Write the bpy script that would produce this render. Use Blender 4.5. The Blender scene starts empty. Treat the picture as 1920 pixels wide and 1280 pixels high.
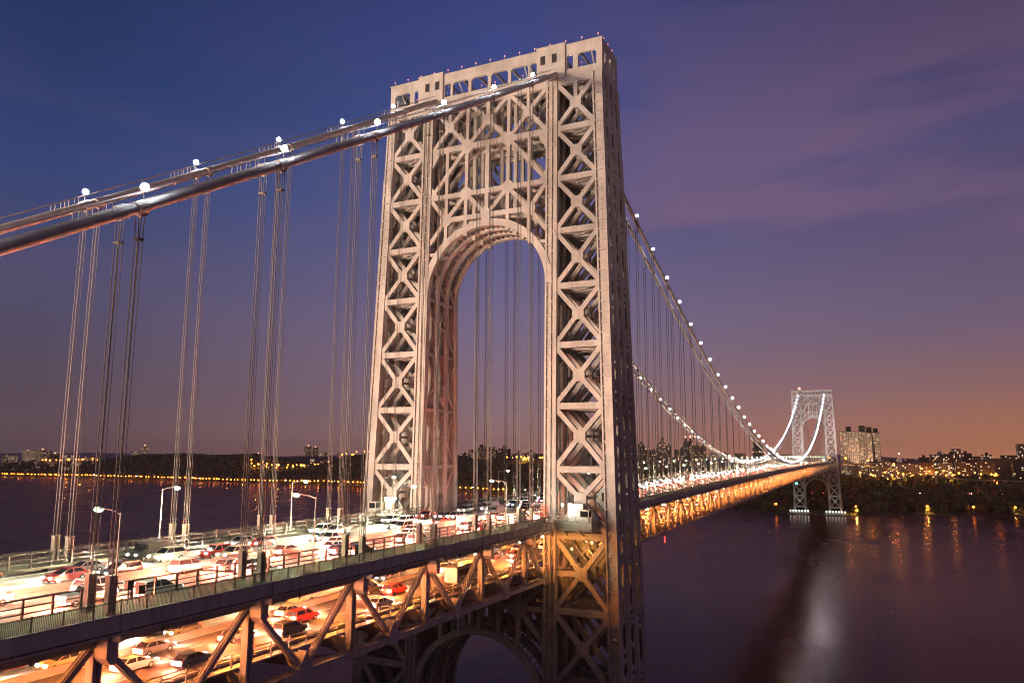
import bpy, math, random
from mathutils import Vector, Matrix
random.seed(11)
S = bpy.context.scene
COL = S.collection
R = math.radians

# ------------------------------------------------------------------ camera
CAM = Vector((-158.54, -79.20, 89.73))
cr, cu, cf = Vector((.42937, -.90312, .00402)), Vector((-.13268, -.05867, .98942)), Vector((.89333, .42536, .14501))
cam_data = bpy.data.cameras.new('camera')
cam_data.sensor_width = 36.0
cam_data.lens = 36.0 * 1410.0 / 1920.0
cam_data.clip_start = .5
cam_data.clip_end = 40000
cam = bpy.data.objects.new('camera', cam_data)
COL.objects.link(cam)
m = Matrix.Identity(4)
for i in range(3):
    m[i][0], m[i][1], m[i][2], m[i][3] = cr[i], cu[i], -cf[i], CAM[i]
cam.matrix_world = m
S.camera = cam
S.view_settings.view_transform = 'Standard'
S.view_settings.look = 'None'
S.view_settings.exposure = 0.0
S.view_settings.gamma = 1.0
S.cycles.use_denoising = True
S.cycles.pixel_filter_type = 'BLACKMAN_HARRIS'
S.cycles.filter_width = 1.05
S.cycles.max_bounces = 6
S.cycles.diffuse_bounces = 3
S.cycles.glossy_bounces = 3
S.cycles.transparent_max_bounces = 6
S.cycles.sample_clamp_indirect = 4.0
S.cycles.use_light_tree = True
S.cycles.caustics_reflective = False
S.cycles.caustics_refractive = False

# ------------------------------------------------------------------ sky
def srgb(r, g, b):
    f = lambda c: c / 12.92 if c <= .04045 else ((c + .055) / 1.055) ** 2.4
    return (f(r / 255.), f(g / 255.), f(b / 255.), 1)

W = bpy.data.worlds.new('World')
S.world = W
W.use_nodes = True
nt = W.node_tree
nt.nodes.clear()
def N(tree, t, **k):
    n = tree.nodes.new(t)
    for a, v in k.items():
        setattr(n, a, v)
    return n
def ramp(tree, stops, src=None, interp='LINEAR'):
    n = N(tree, 'ShaderNodeValToRGB')
    n.color_ramp.interpolation = interp
    e = n.color_ramp.elements
    while len(e) < len(stops):
        e.new(.5)
    for el, (p, c) in zip(e, stops):
        el.position = p
        el.color = c
    if src is not None:
        tree.links.new(src, n.inputs[0])
    return n
def maths(tree, op, a, b=None, c=None, clamp=False):
    n = N(tree, 'ShaderNodeMath', operation=op, use_clamp=clamp)
    for i, v in enumerate((a, b, c)):
        if v is None: continue
        if isinstance(v, (int, float)): n.inputs[i].default_value = v
        else: tree.links.new(v, n.inputs[i])
    return n.outputs[0]
def mixc(tree, fac, a, b, blend='MIX'):
    n = N(tree, 'ShaderNodeMix', data_type='RGBA', blend_type=blend)
    for i, v in ((0, fac), (6, a), (7, b)):
        if isinstance(v, (int, float, tuple)): n.inputs[i].default_value = v
        else: tree.links.new(v, n.inputs[i])
    return n.outputs[2]
tc = N(nt, 'ShaderNodeTexCoord')
sep = N(nt, 'ShaderNodeSeparateXYZ')
nt.links.new(tc.outputs['Generated'], sep.inputs[0])
X_, Y_, Z_ = sep.outputs
elev = maths(nt, 'MAXIMUM', maths(nt, 'MULTIPLY', maths(nt, 'ARCSINE', Z_), 2 / math.pi), 0.0)   # 0 horizon .. 1 zenith
# azimuth factor: 0 to the north-east (left of view), 1 to the south-east (right of view)
azr = maths(nt, 'ARCTAN2', Y_, X_)
azd = maths(nt, 'MULTIPLY', azr, 180 / math.pi)
fleft = maths(nt, 'MULTIPLY_ADD', azd, 1 / 32., -26 / 32., clamp=True)
azf = maths(nt, 'MULTIPLY_ADD', azd, -1 / 34., 26 / 34., clamp=True)
d = lambda deg: deg / 90.
left = ramp(nt, [(0, srgb(98, 77, 82)), (d(4), srgb(88, 74, 88)), (d(9.9), srgb(77, 75, 104)), (d(18.4), srgb(51, 68, 117)),
                 (d(25.9), srgb(28, 53, 99)), (d(34), srgb(20, 42, 84)), (1, srgb(16, 24, 48))], elev)
mid = ramp(nt, [(0, srgb(156, 114, 108)), (d(3), srgb(138, 111, 119)), (d(10.4), srgb(117, 104, 136)), (d(16), srgb(92, 93, 137)), (d(22), srgb(72, 84, 138)),
                (d(29.7), srgb(58, 71, 131)), (d(36), srgb(48, 61, 116)), (1, srgb(18, 24, 48))], elev)
right = ramp(nt, [(0, srgb(190, 122, 86)), (d(1.7), srgb(168, 111, 88)), (d(4.5), srgb(140, 101, 98)), (d(8.5), srgb(110, 93, 116)), (d(15), srgb(94, 81, 114)),
                  (d(21), srgb(80, 74, 114)), (d(27), srgb(62, 59, 96)), (d(34), srgb(52, 52, 86)), (1, srgb(18, 22, 44))], elev)
sky = mixc(nt, fleft, mixc(nt, azf, mid.outputs[0], right.outputs[0]), left.outputs[0])
# soft cloud streaks, denser to the south-east
mp = N(nt, 'ShaderNodeMapping')
mp.inputs['Rotation'].default_value = (R(-16), R(12), R(25))
mp.inputs['Scale'].default_value = (1.6, 1.6, 9.0)
nt.links.new(tc.outputs['Generated'], mp.inputs[0])
nz = N(nt, 'ShaderNodeTexNoise')
nz.inputs['Scale'].default_value = 1.25
nz.inputs['Detail'].default_value = 4.0
nz.inputs['Roughness'].default_value = .48
nt.links.new(mp.outputs[0], nz.inputs['Vector'])
cl = ramp(nt, [(.40, (0, 0, 0, 1)), (.60, (1, 1, 1, 1))], nz.outputs[0], 'EASE')
side = ramp(nt, [(0, (.10, .10, .10, 1)), (.4, (.6, .6, .6, 1))], azf)
hi = ramp(nt, [(d(2), (.1, .1, .1, 1)), (d(12), (1, 1, 1, 1)), (d(22), (.7, .7, .7, 1)), (d(29), (.34, .34, .34, 1)), (d(45), (.1, .1, .1, 1))], elev)
cfac = maths(nt, 'MULTIPLY', maths(nt, 'MULTIPLY', cl.outputs[0], side.outputs[0]), hi.outputs[0])
sky = mixc(nt, cfac, sky, srgb(132, 98, 124))
# afterglow behind the camera, in the west
west = ramp(nt, [(.2, (0, 0, 0, 1)), (.95, (1, 1, 1, 1))], maths(nt, 'MULTIPLY', X_, -1.0))
low = ramp(nt, [(0, (1, 1, 1, 1)), (d(30), (0, 0, 0, 1))], elev, 'EASE')
glow = maths(nt, 'MULTIPLY', west.outputs[0], low.outputs[0])
sky = mixc(nt, glow, sky, (.62, .36, .27, 1))
ngt = N(nt, 'ShaderNodeTexSky', sky_type='NISHITA')
ngt.sun_disc = False
ngt.sun_elevation = R(-4.0)
ngt.sun_rotation = R(270)
bg1 = N(nt, 'ShaderNodeBackground')
bg2 = N(nt, 'ShaderNodeBackground')
nt.links.new(sky, bg1.inputs[0])
bg1.inputs[1].default_value = 1.0
nt.links.new(ngt.outputs[0], bg2.inputs[0])
bg2.inputs[1].default_value = 0.012
ad = N(nt, 'ShaderNodeAddShader')
nt.links.new(bg1.outputs[0], ad.inputs[0])
nt.links.new(bg2.outputs[0], ad.inputs[1])
wo = N(nt, 'ShaderNodeOutputWorld')
nt.links.new(ad.outputs[0], wo.inputs[0])

# afterglow of the set sun: weak, wide, from the west-north-west
sd = bpy.data.lights.new('sun', 'SUN')
sd.energy = 0.16
sd.angle = R(16)
sd.color = (1, .72, .58)
so = bpy.data.objects.new('sun', sd)
COL.objects.link(so)
so.rotation_euler = Vector((1, -.22, -.10)).to_track_quat('-Z', 'Y').to_euler()

# ------------------------------------------------------------------ lights helper
def lamp_light(name, loc, kind, power, color, radius=.3, aim=None, cone=60, blend=.5, parent=None):
    ld = bpy.data.lights.new(name, kind)
    ld.energy = power
    ld.color = color
    ld.shadow_soft_size = radius
    if kind == 'SPOT':
        ld.spot_size = R(cone)
        ld.spot_blend = blend
    o = bpy.data.objects.new(name, ld)
    COL.objects.link(o)
    o.location = loc
    if aim is not None:
        o.rotation_euler = (Vector(aim) - Vector(loc)).to_track_quat('-Z', 'Y').to_euler()
    if parent: o.parent = parent
    return o

# floodlights of the two towers, and one added fill from the south-west
for yy, zz, pw in ((44, 80, .9e6), (66, 89, .9e6), (90, 89, .9e6), (114, 89, .9e6), (9, 78.5, .55e6)):
    lamp_light('tower_flood_and_fill', (-206, yy, zz), 'SPOT', pw, (1, .70, .50), 3.0, (-5, 0, 142), 40, .28)
lamp_light('tower_flood_and_fill', (-112, -205, 46), 'SPOT', 3.2e5, (1, .66, .60), 1.2, (-2, -27, 172), 34, 1.0)  # added fill to brighten the south side face, no known lamp there
for yy in (18.5, -18.5):
    lamp_light('tower_flood_and_fill', (950, yy, 80), 'SPOT', 5.5e5, (1, .84, .84), 1.0, (1062, yy * .6, 131), 50, .35)

# ------------------------------------------------------------------ materials
def mat(name, base=(.5, .5, .5), rough=.6, metal=0., var=.0, scale=1., streak=0., bump=0., emit=None, estr=0., spec=.5, stretch=(1, 1, 1)):
    M = bpy.data.materials.new(name)
    M.use_nodes = True
    t = M.node_tree
    b = t.nodes['Principled BSDF']
    b.inputs['Base Color'].default_value = (*base, 1)
    b.inputs['Roughness'].default_value = rough
    b.inputs['Metallic'].default_value = metal
    b.inputs['Specular IOR Level'].default_value = spec
    if var or bump or streak:
        co = N(t, 'ShaderNodeTexCoord')
        mpn = N(t, 'ShaderNodeMapping')
        mpn.inputs['Scale'].default_value = stretch
        t.links.new(co.outputs['Object'], mpn.inputs[0])
        n = N(t, 'ShaderNodeTexNoise')
        n.inputs['Scale'].default_value = scale
        n.inputs['Detail'].default_value = 5
        t.links.new(mpn.outputs[0], n.inputs['Vector'])
        lo = tuple(c * (1 - var) for c in base) + (1,)
        hi_ = tuple(min(1, c * (1 + var)) for c in base) + (1,)
        c0 = ramp(t, [(.3, lo), (.7, hi_)], n.outputs[0]).outputs[0]
        if streak:
            m2 = N(t, 'ShaderNodeMapping')
            m2.inputs['Scale'].default_value = (1.3, 1.3, .09)
            t.links.new(co.outputs['Object'], m2.inputs[0])
            n2 = N(t, 'ShaderNodeTexNoise')
            n2.inputs['Scale'].default_value = 1.4
            n2.inputs['Detail'].default_value = 6
            t.links.new(m2.outputs[0], n2.inputs['Vector'])
            f2 = ramp(t, [(.56, (0, 0, 0, 1)), (.74, (streak, streak, streak, 1))], n2.outputs[0]).outputs[0]
            c0 = mixc(t, f2, c0, (.16, .09, .055, 1))
        t.links.new(c0, b.inputs['Base Color'])
        if bump:
            bp = N(t, 'ShaderNodeBump')
            bp.inputs['Strength'].default_value = bump
            bp.inputs['Distance'].default_value = .1
            t.links.new(n.outputs[0], bp.inputs['Height'])
            t.links.new(bp.outputs[0], b.inputs['Normal'])
    if emit:
        b.inputs['Emission Color'].default_value = (*emit, 1)
        b.inputs['Emission Strength'].default_value = estr
    return M

STEEL = mat('tower_steel', (.33, .31, .29), .6, 0, .2, .22, .5)
STEEL_DECK = mat('deck_steel', (.34, .32, .34), .55, 0, .16, .5, .7)
RUST = mat('rusty_edge', (.09, .05, .035), .85, 0, .5, 1.5)
RAIL = mat('rail_steel', (.05, .042, .034), .5, .2, .25, 2.)
CABLE = mat('cable_wrap', (.33, .31, .30), .62, .05, .2, .9, .35, .35, spec=.35)
ROPE = mat('rope_steel', (.10, .095, .09), .6, .1, .15, 1.)
SOCK = mat('socket_steel', (.24, .21, .18), .6, .1, .2, 1.5, .4)
GALV = mat('galvanised_steel', (.42, .42, .40), .45, .4, .12, 2.)
ASPHALT = mat('asphalt', (.17, .16, .15), .72, 0, .28, .35, 0, .15, stretch=(.12, 1, 1))
CONCRETE = mat('concrete', (.24, .225, .20), .8, 0, .18, .5, .3, .2)
FOOTWAY = mat('footway_surface', (.10, .095, .07), .85, 0, .25, .8)
WHITE_PAINT = mat('road_paint', (.78, .77, .72), .6, 0, .12, 3.)
WHITE = mat('white_sheet', (.82, .82, .80), .6, 0, .05, 1.)
DARK = mat('dark_metal', (.03, .03, .032), .5, .2, .2, 2.)
RUBBER = mat('tyre_rubber', (.018, .018, .018), .8)
GLASS = mat('dark_glass', (.02, .022, .026), .08, 0)
ORANGE = mat('orange_mesh', (.75, .12, .03), .6)
SODIUM_FAR = mat('orange_lamp_glow', (.9, .5, .2), .3, emit=(1, .23, .02), estr=22)
LED = mat('cable_lamp_glow', (.9, .9, .9), .3, emit=(.82, .88, 1), estr=150)
SODIUM = mat('sodium_glow', (.9, .7, .4), .3, emit=(1, .30, .035), estr=30)
MERC = mat('mercury_glow', (.9, .95, .85), .3, emit=(.80, 1, .55), estr=14)
REDGLOW = mat('red_glow', (.6, .05, .05), .3, emit=(1, .05, .04), estr=3)
PINKGLOW = mat('parapet_glow', (.7, .3, .3), .3, emit=(1, .22, .2), estr=.8)
BEACON = mat('beacon_glow', (.8, .2, .1), .3, emit=(1, .22, .08), estr=80)
GREENGLOW = mat('green_glow', (.1, .7, .4), .3, emit=(.1, 1, .5), estr=8)
HEAD = mat('headlight_glow', (.9, .9, .9), .2, emit=(1, .90, .74), estr=110)
TAIL = mat('taillight_glow', (.6, .03, .03), .25, emit=(1, .05, .03), estr=22)
FLOODW = mat('floodlight_glow', (.9, .9, .9), .2, emit=(.95, 1, .86), estr=14)

# ------------------------------------------------------------------ mesh builder
class MB:
    def __init__(s): s.v, s.f, s.m = [], [], []
    def add(s, vs, fs, mi=0):
        o = len(s.v)
        s.v += [tuple(p) for p in vs]
        s.f += [tuple(o + i for i in q) for q in fs]
        s.m += [mi] * len(fs)
        return s
    def box(s, x0, x1, y0, y1, z0, z1, mi=0):
        return s.add([(x0, y0, z0), (x1, y0, z0), (x1, y1, z0), (x0, y1, z0), (x0, y0, z1), (x1, y0, z1), (x1, y1, z1), (x0, y1, z1)],
                     [(0, 3, 2, 1), (4, 5, 6, 7), (0, 1, 5, 4), (1, 2, 6, 5), (2, 3, 7, 6), (3, 0, 4, 7)], mi)
    def prism(s, poly, f0, f1, mi=0):
        n = len(poly)
        return s.add([f0(p) for p in poly] + [f1(p) for p in poly],
                     [tuple(range(n - 1, -1, -1)), tuple(range(n, 2 * n))] + [(i, (i + 1) % n, n + (i + 1) % n, n + i) for i in range(n)], mi)
    def beam(s, p, q, w, h, up=(0, 0, 1), mi=0):
        p, q = Vector(p), Vector(q)
        a = (q - p).normalized()
        b = a.cross(Vector(up))
        if b.length < 1e-4: b = a.cross(Vector((1, 0, 0)))
        b.normalize()
        c = b.cross(a)
        b, c = b * w / 2, c * h / 2
        vs = [p - b - c, p + b - c, p + b + c, p - b + c, q - b - c, q + b - c, q + b + c, q - b + c]
        return s.add(vs, [(0, 3, 2, 1), (4, 5, 6, 7), (0, 1, 5, 4), (1, 2, 6, 5), (2, 3, 7, 6), (3, 0, 4, 7)], mi)
    def tube(s, pts, r, n=8, mi=0, cap=True):
        pts = [Vector(p) for p in pts]
        vs, fs = [], []
        for i, p in enumerate(pts):
            a = (pts[min(i + 1, len(pts) - 1)] - pts[max(i - 1, 0)]).normalized()
            b = a.cross(Vector((0, 0, 1)))
            if b.length < 1e-3: b = Vector((1, 0, 0))
            b.normalize()
            c = b.cross(a)
            rr = r[i] if isinstance(r, (list, tuple)) else r
            for k in range(n):
                t = 2 * math.pi * k / n
                vs.append(p + (b * math.cos(t) + c * math.sin(t)) * rr)
        for i in range(len(pts) - 1):
            for k in range(n):
                fs.append((i * n + k, i * n + (k + 1) % n, (i + 1) * n + (k + 1) % n, (i + 1) * n + k))
        if cap:
            fs.append(tuple(range(n - 1, -1, -1)))
            fs.append(tuple(range((len(pts) - 1) * n, len(pts) * n)))
        return s.add(vs, fs, mi)
    def ball(s, c, r, n=8, k=5, mi=0, sz=1.):
        vs = [(c[0], c[1], c[2] - r * sz)]
        for i in range(1, k):
            t = math.pi * i / k
            for j in range(n):
                a = 2 * math.pi * j / n
                vs.append((c[0] + r * math.sin(t) * math.cos(a), c[1] + r * math.sin(t) * math.sin(a), c[2] - r * sz * math.cos(t)))
        vs.append((c[0], c[1], c[2] + r * sz))
        L = len(vs) - 1
        fs = [(0, 1 + (j + 1) % n, 1 + j) for j in range(n)]
        for i in range(k - 2):
            for j in range(n):
                a, b = 1 + i * n, 1 + (i + 1) * n
                fs.append((a + j, a + (j + 1) % n, b + (j + 1) % n, b + j))
        b = 1 + (k - 2) * n
        fs += [(b + j, b + (j + 1) % n, L) for j in range(n)]
        return s.add(vs, fs, mi)
    def mesh(s, name, mats, smooth=False):
        me = bpy.data.meshes.new(name)
        me.from_pydata(s.v, [], s.f)
        for mt in (mats if isinstance(mats, (list, tuple)) else [mats]):
            me.materials.append(mt)
        if any(s.m): me.polygons.foreach_set('material_index', s.m)
        if smooth: me.polygons.foreach_set('use_smooth', [True] * len(me.polygons))
        me.update()
        return me
    def build(s, name, mats, parent=None, loc=None, smooth=False, rz=0):
        return link(name, s.mesh(name, mats, smooth), parent, loc, rz)

def link(name, me, parent=None, loc=None, rz=0):
    o = bpy.data.objects.new(name, me)
    COL.objects.link(o)
    if parent: o.parent = parent
    if loc is not None: o.location = loc
    if rz: o.rotation_euler = (0, 0, rz)
    return o
def tag(o, label=None, cat=None, group=None, kind=None):
    if label: o['label'] = label
    if cat: o['category'] = cat
    if group: o['group'] = group
    if kind: o['kind'] = kind
    return o
def thing(name, label, cat, loc=(0, 0, 0), rz=0, group=None):
    o = bpy.data.objects.new(name, None)
    COL.objects.link(o)
    o.empty_display_size = .5
    o.location = loc
    o.rotation_euler = (0, 0, rz)
    return tag(o, label, cat, group)
def copy_tree(o, parent=None):
    c = o.copy()
    COL.objects.link(c)
    if parent: c.parent = parent
    for ch in list(o.children): copy_tree(ch, c)
    return c
ORD = ['zeroth', 'first', 'second', 'third', 'fourth', 'fifth', 'sixth', 'seventh', 'eighth', 'ninth', 'tenth', 'eleventh', 'twelfth', 'thirteenth',
       'fourteenth', 'fifteenth', 'sixteenth', 'seventeenth', 'eighteenth', 'nineteenth', 'twentieth']
TENS = {20: 'twenty', 30: 'thirty', 40: 'forty', 50: 'fifty', 60: 'sixty', 70: 'seventy', 80: 'eighty', 90: 'ninety'}
def nth(n):
    if n <= 20: return ORD[n]
    if n >= 100: return 'hundred-and-' + nth(n - 100) if n > 100 else 'hundredth'
    t, u = n // 10 * 10, n % 10
    return TENS[t] + '-' + ORD[u] if u else TENS[t][:-1] + 'ieth'

# ================================================================== TOWER
ZT, ZB, DT, DB = 183.45, 6., 5.405, 9.43
LEV = [174.6, 163., 151., 138.7, 126., 112.8, 99.5, 86.1, 72.5, 57.4, 42.5, 27., 11.]
CEN = [168.8, 157.2, 145., 132.3, 119.6, 106.1, 93.1, 80.1, 64.9, 50.2, 34.9, 19.2]
NEAR = 0.0
def dd(z): return DT + (DB - DT) * (ZT - z) / (ZT - ZB)
def xf(i, z): return dd(z) * (-1 + 2 * i / 3.)
def yo(z): return 28.7 + (32.94 - 28.7) * (ZT - z) / (ZT - ZB)
YI, YI2 = 15.3, 18.1
def bar2(p, q, w):
    dx, dz = q[0] - p[0], q[1] - p[1]
    L = math.hypot(dx, dz)
    a, b = -dz / L * w / 2, dx / L * w / 2
    return [(p[0] + a, p[1] + b), (q[0] + a, q[1] + b), (q[0] - a, q[1] - b), (p[0] - a, p[1] - b)]
def fr(mb, i, poly, th, off=0.):
    mb.prism(poly, lambda p: (xf(i, p[1]) - th / 2 + off, p[0], p[1]), lambda p: (xf(i, p[1]) + th / 2 + off, p[0], p[1]))
def octo(c, r, k=.42):
    a, b = r, r * k
    return [(c[0] + u, c[1] + v) for u, v in ((a, -b), (a, b), (b, a), (-b, a), (-a, b), (-a, -b), (-b, -a), (b, -a))]
def fillets(mb, i, y0, z0, y1, z1, c, th):
    # triangular gusset plates in the four corners of a panel
    for yy, zz, sy, sz in ((y0, z0, 1, 1), (y1, z0, -1, 1), (y0, z1, 1, -1), (y1, z1, -1, -1)):
        fr(mb, i, [(yy, zz), (yy + sy * c, zz), (yy, zz + sz * c)], th)

def tower_leg(root, s):
    mb = MB()
    for i in range(4):
        # struts and crosses between the inner and the outer column
        for k, z in enumerate(LEV):
            a, b = YI2 - .3, yo(z) - 2.3
            hh = .68 if k else .9
            fr(mb, i, [(s * a, z - hh), (s * b, z - hh), (s * b, z + hh), (s * a, z + hh)], 1.02)
            if k == len(LEV) - 1: break
            zt, zb, zc = z - hh, LEV[k + 1] + .68, CEN[k]
            yb, ybb = yo(zt) - 2.3, yo(zb) - 2.3
            yc = (YI2 + (yb + ybb) / 2) / 2
            tl, tr, bl, br = (YI2 - .1, zt + .1), (yb + .1, zt + .1), (YI2 - .1, zb - .1), (ybb + .1, zb - .1)
            cc = (yc, zc)
            for n_, (p, q, th) in enumerate(((tl, cc, .94), (br, cc, .94), (tr, cc, .88), (bl, cc, .88))):
                fr(mb, i, [(s * y, z_) for y, z_ in bar2(p, q, 1.02)], th)
            fr(mb, i, octo((s * yc, zc), 1.35), .98)
            for yy, zz, sy, sz in ((YI2, zt, 1, -1), (yb, zt, -1, -1), (YI2, zb, 1, 1), (ybb, zb, -1, 1)):
                fr(mb, i, [(s * yy, zz), (s * (yy + sy * .8), zz), (s * yy, zz + sz * 1.5)], .91)
            if k == 0:
                fr(mb, i, [(s * (yc - .45), zc), (s * (yc + .45), zc), (s * (yc + .45), zt), (s * (yc - .45), zt)], .85)
            if k == 8:
                fr(mb, i, [(s * YI2, zc - .6), (s * yc, zc - .6), (s * yc, zc + .6), (s * YI2, zc + .6)], .85)
    # diaphragm beams lengthwise at each level
    for k, z in enumerate(LEV):
        for y in (YI2 + .5, yo(z) - 2.9):
            mb.beam((xf(0, z), s * y, z - .1), (xf(3, z), s * y, z - .1), .7, 1.0)
        for i in range(3):
            a0, a1 = xf(i, z), xf(i + 1, z)
            mb.beam((a0, s * (YI2 + .6), z - .5), (a1, s * (yo(z) - 3.), z - .5), .35, .3)
            mb.beam((a1, s * (YI2 + .6), z - .52), (a0, s * (yo(z) - 3.), z - .52), .35, .26)
        if k < len(CEN):
            ym = (YI2 + yo(z) - 2.3) / 2
            for i in range(3):
                mb.beam((xf(i, CEN[k]), s * ym, CEN[k]), (xf(i + 1, CEN[k]), s * ym, CEN[k]), .55, .55)
    legm = mb.build('leg', STEEL, root)
    # outer side plates with rows of slotted holes
    def cellplate(mb, i, za, zb_, hw, slot=True, th=.22):
        x0 = lambda z: xf(i, z) + .70
        x1 = lambda z: xf(i + 1, z) - .70
        zc, hz = (za + zb_) / 2, (zb_ - za) / 2
        def P(u, v, w):
            z = zc + v * hz
            return ((x0(z) + x1(z)) / 2 + u * (x1(z) - x0(z)) / 2, s * (yo(z) - .12 + w), z)
        if not slot:
            vs = [P(u, v, w) for w in (-th / 2, th / 2) for u, v in ((-1, -1), (1, -1), (1, 1), (-1, 1))]
            mb.add(vs, [(0, 3, 2, 1), (4, 5, 6, 7)])
            return
        a, b = .52, 1 - .42 / hz
        c = a * .6
        cz = min(.5, c * (x1(zc) - x0(zc)) / 2 / hz * 1.4)
        hole = [(a, -(b - cz)), (a, b - cz), (a - c, b), (-(a - c), b), (-a, b - cz), (-a, -(b - cz)), (-(a - c), -b), (a - c, -b)]
        out = [(1, -(b - cz)), (1, b - cz), (a - c, 1), (-(a - c), 1), (-1, b - cz), (-1, -(b - cz)), (-(a - c), -1), (a - c, -1)]
        cor = [(1, 1), (-1, 1), (-1, -1), (1, -1)]
        for w, flip in ((-th / 2, 0), (th / 2, 1)):
            vs = [P(*p, w) for p in hole + out + cor]
            fs = []
            for j in range(0, 8, 2):
                fs.append((j, j + 1, 8 + j + 1, 8 + j))
            for n_, j in enumerate((1, 3, 5, 7)):
                j2 = (j + 1) % 8
                fs.append((j, j2, 8 + j2, 16 + n_, 8 + j))
            mb.add(vs, [f[::-1] for f in fs] if flip else fs)
        vs = [P(*p, w) for w in (-th / 2, th / 2) for p in hole]
        mb.add(vs, [(j, (j + 1) % 8, 8 + (j + 1) % 8, 8 + j) for j in range(8)])
    sp = MB()
    pats = ([5.6, 1.9, 3.4, 1.0], [1.2, 4.6, 4.6, 1.6], [7.6, 1.3, 1.3, 1.7])
    for i in range(3):
        z = 174.9
        j = i
        while z > 12:
            h = pats[i][j % len(pats[i])]
            h = min(h, z - 11.5)
            cellplate(sp, i, z - h, z, .5, h > .9)
            z -= h
            j += 1
    sp.build('side_plate', STEEL, legm)
    # inner side: zig-zag and slotted bays facing the roadway
    ip = MB()
    yi = s * (YI + .5)
    def ib(p, q, w, th):
        ip.prism(bar2(p, q, w), lambda p_: (p_[0], yi - th / 2, p_[1]), lambda p_: (p_[0], yi + th / 2, p_[1]))
    for k in range(len(LEV) - 1):
        zt, zb = LEV[k], LEV[k + 1]
        zc = (zt + zb) / 2
        for i in range(3):
            ib((xf(i, zb), zb), (xf(i + 1, zb), zb), .8, .5)
            if i != 1:
                p0, p1 = (xf(i, zt), zt), (xf(i + 1, zc), zc)
                q0 = (xf(i, zb), zb)
                if i == 2: p0, p1, q0 = (xf(3, zt), zt), (xf(2, zc), zc), (xf(3, zb), zb)
                ib(p0, p1, .55, .42)
                ib(p1, q0, .55, .38)
            else:
                for z0, z1, kind in ((zb + .5, zc - .6, k % 2), (zc + .6, zt - .5, 1 - k % 2)):
                    xa, xb = xf(1, z0), xf(2, z0)
                    if kind:
                        ib((xa, z0), (xb, z1), .4, .40)
                        ib((xa, z1), (xb, z0), .4, .36)
                ib((xf(1, zc), zc), (xf(2, zc), zc), .9, .5)
    ip.build('inner_bracing', STEEL, legm)
    # columns
    for i in range(4):
        for inner in (1, 0):
            c = MB()
            y0 = (lambda z: YI) if inner else (lambda z: yo(z) - 2.4)
            y1 = (lambda z: YI2) if inner else (lambda z: yo(z))
            ztop = 175.15
            def pr(a, b, th, za=3.3, zb=ztop, off=0.):
                # strip between fractions a..b of the column width
                c.prism([(a, za), (b, za), (b, zb), (a, zb)],
                        lambda p: (xf(i, p[1]) - th / 2, s * (y0(p[1]) + (y1(p[1]) - y0(p[1])) * p[0]), p[1]),
                        lambda p: (xf(i, p[1]) + th / 2, s * (y0(p[1]) + (y1(p[1]) - y0(p[1])) * p[0]), p[1]))
            pr(.10, .90, .72)
            pr(0, .15, 1.56); pr(.85, 1, 1.56)
            if inner: pr(.46, .56, 1.46)
            z = 9.
            while z < ztop - 1:
                if inner: pr(.152, .458, 1.36, z, z + .32)
                if inner and int(z * 7) % 3: pr(.562, .848, 1.36, z + .8, z + 1.05)
                if not inner: pr(.152, .848, 1.36, z, z + .32)
                z += 2.3
            if not inner: pr(.985, 1.05, 1.7, 3.4, 158.)
            c.build('column', STEEL, legm)
    return legm

def arch_ring(mb, i, zc, r0, r1, th):
    A = [math.pi * t / 36 for t in range(37)]
    poly = [(r0 * math.cos(a), zc + r0 * math.sin(a)) for a in A]
    for j in range(36):
        a, b = A[j], A[j + 1]
        q = []
        for (aa, rr) in ((a, r0), (b, r0), (b, r1), (a, r1)):
            y = rr * math.cos(aa)
            z = zc + rr * math.sin(aa)
            y = max(-YI2 + .6, min(YI2 - .6, y))
            q.append((y, z))
        fr(mb, i, q, th)

def soffit(mb, zc, r0):
    for t in range(2, 71):
        a = math.pi * t / 72
        y, z = math.cos(a), math.sin(a)
        for i in range(3):
            xa, xb = xf(i, zc + 14) + .5, xf(i + 1, zc + 14) - .5
            p = Vector((0, y, z))
            r = r0 + .35
            mb.beam((xa, y * r, zc + z * r), (xb, y * r, zc + z * r), .16, .16, (0, -z, y)) if t % 2 == 0 else None
            if t % 2 == 0:
                # triangular web above each purlin
                rr = r0 + 1.35
                xm = (xa + xb) / 2
                for (x0, x1) in ((xa, xa + (xb - xa) * .32), (xb, xb - (xb - xa) * .32)):
                    vs = []
                    for o in (-.06, .06):
                        ty, tz = -z * o, y * o
                        vs += [(x0, y * r + ty, zc + z * r + tz), (x1, y * r + ty, zc + z * r + tz), (x0, y * rr + ty, zc + z * rr + tz)]
                    mb.add(vs, [(0, 2, 1), (3, 4, 5), (0, 1, 4, 3), (1, 2, 5, 4), (2, 0, 3, 5)])

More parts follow.
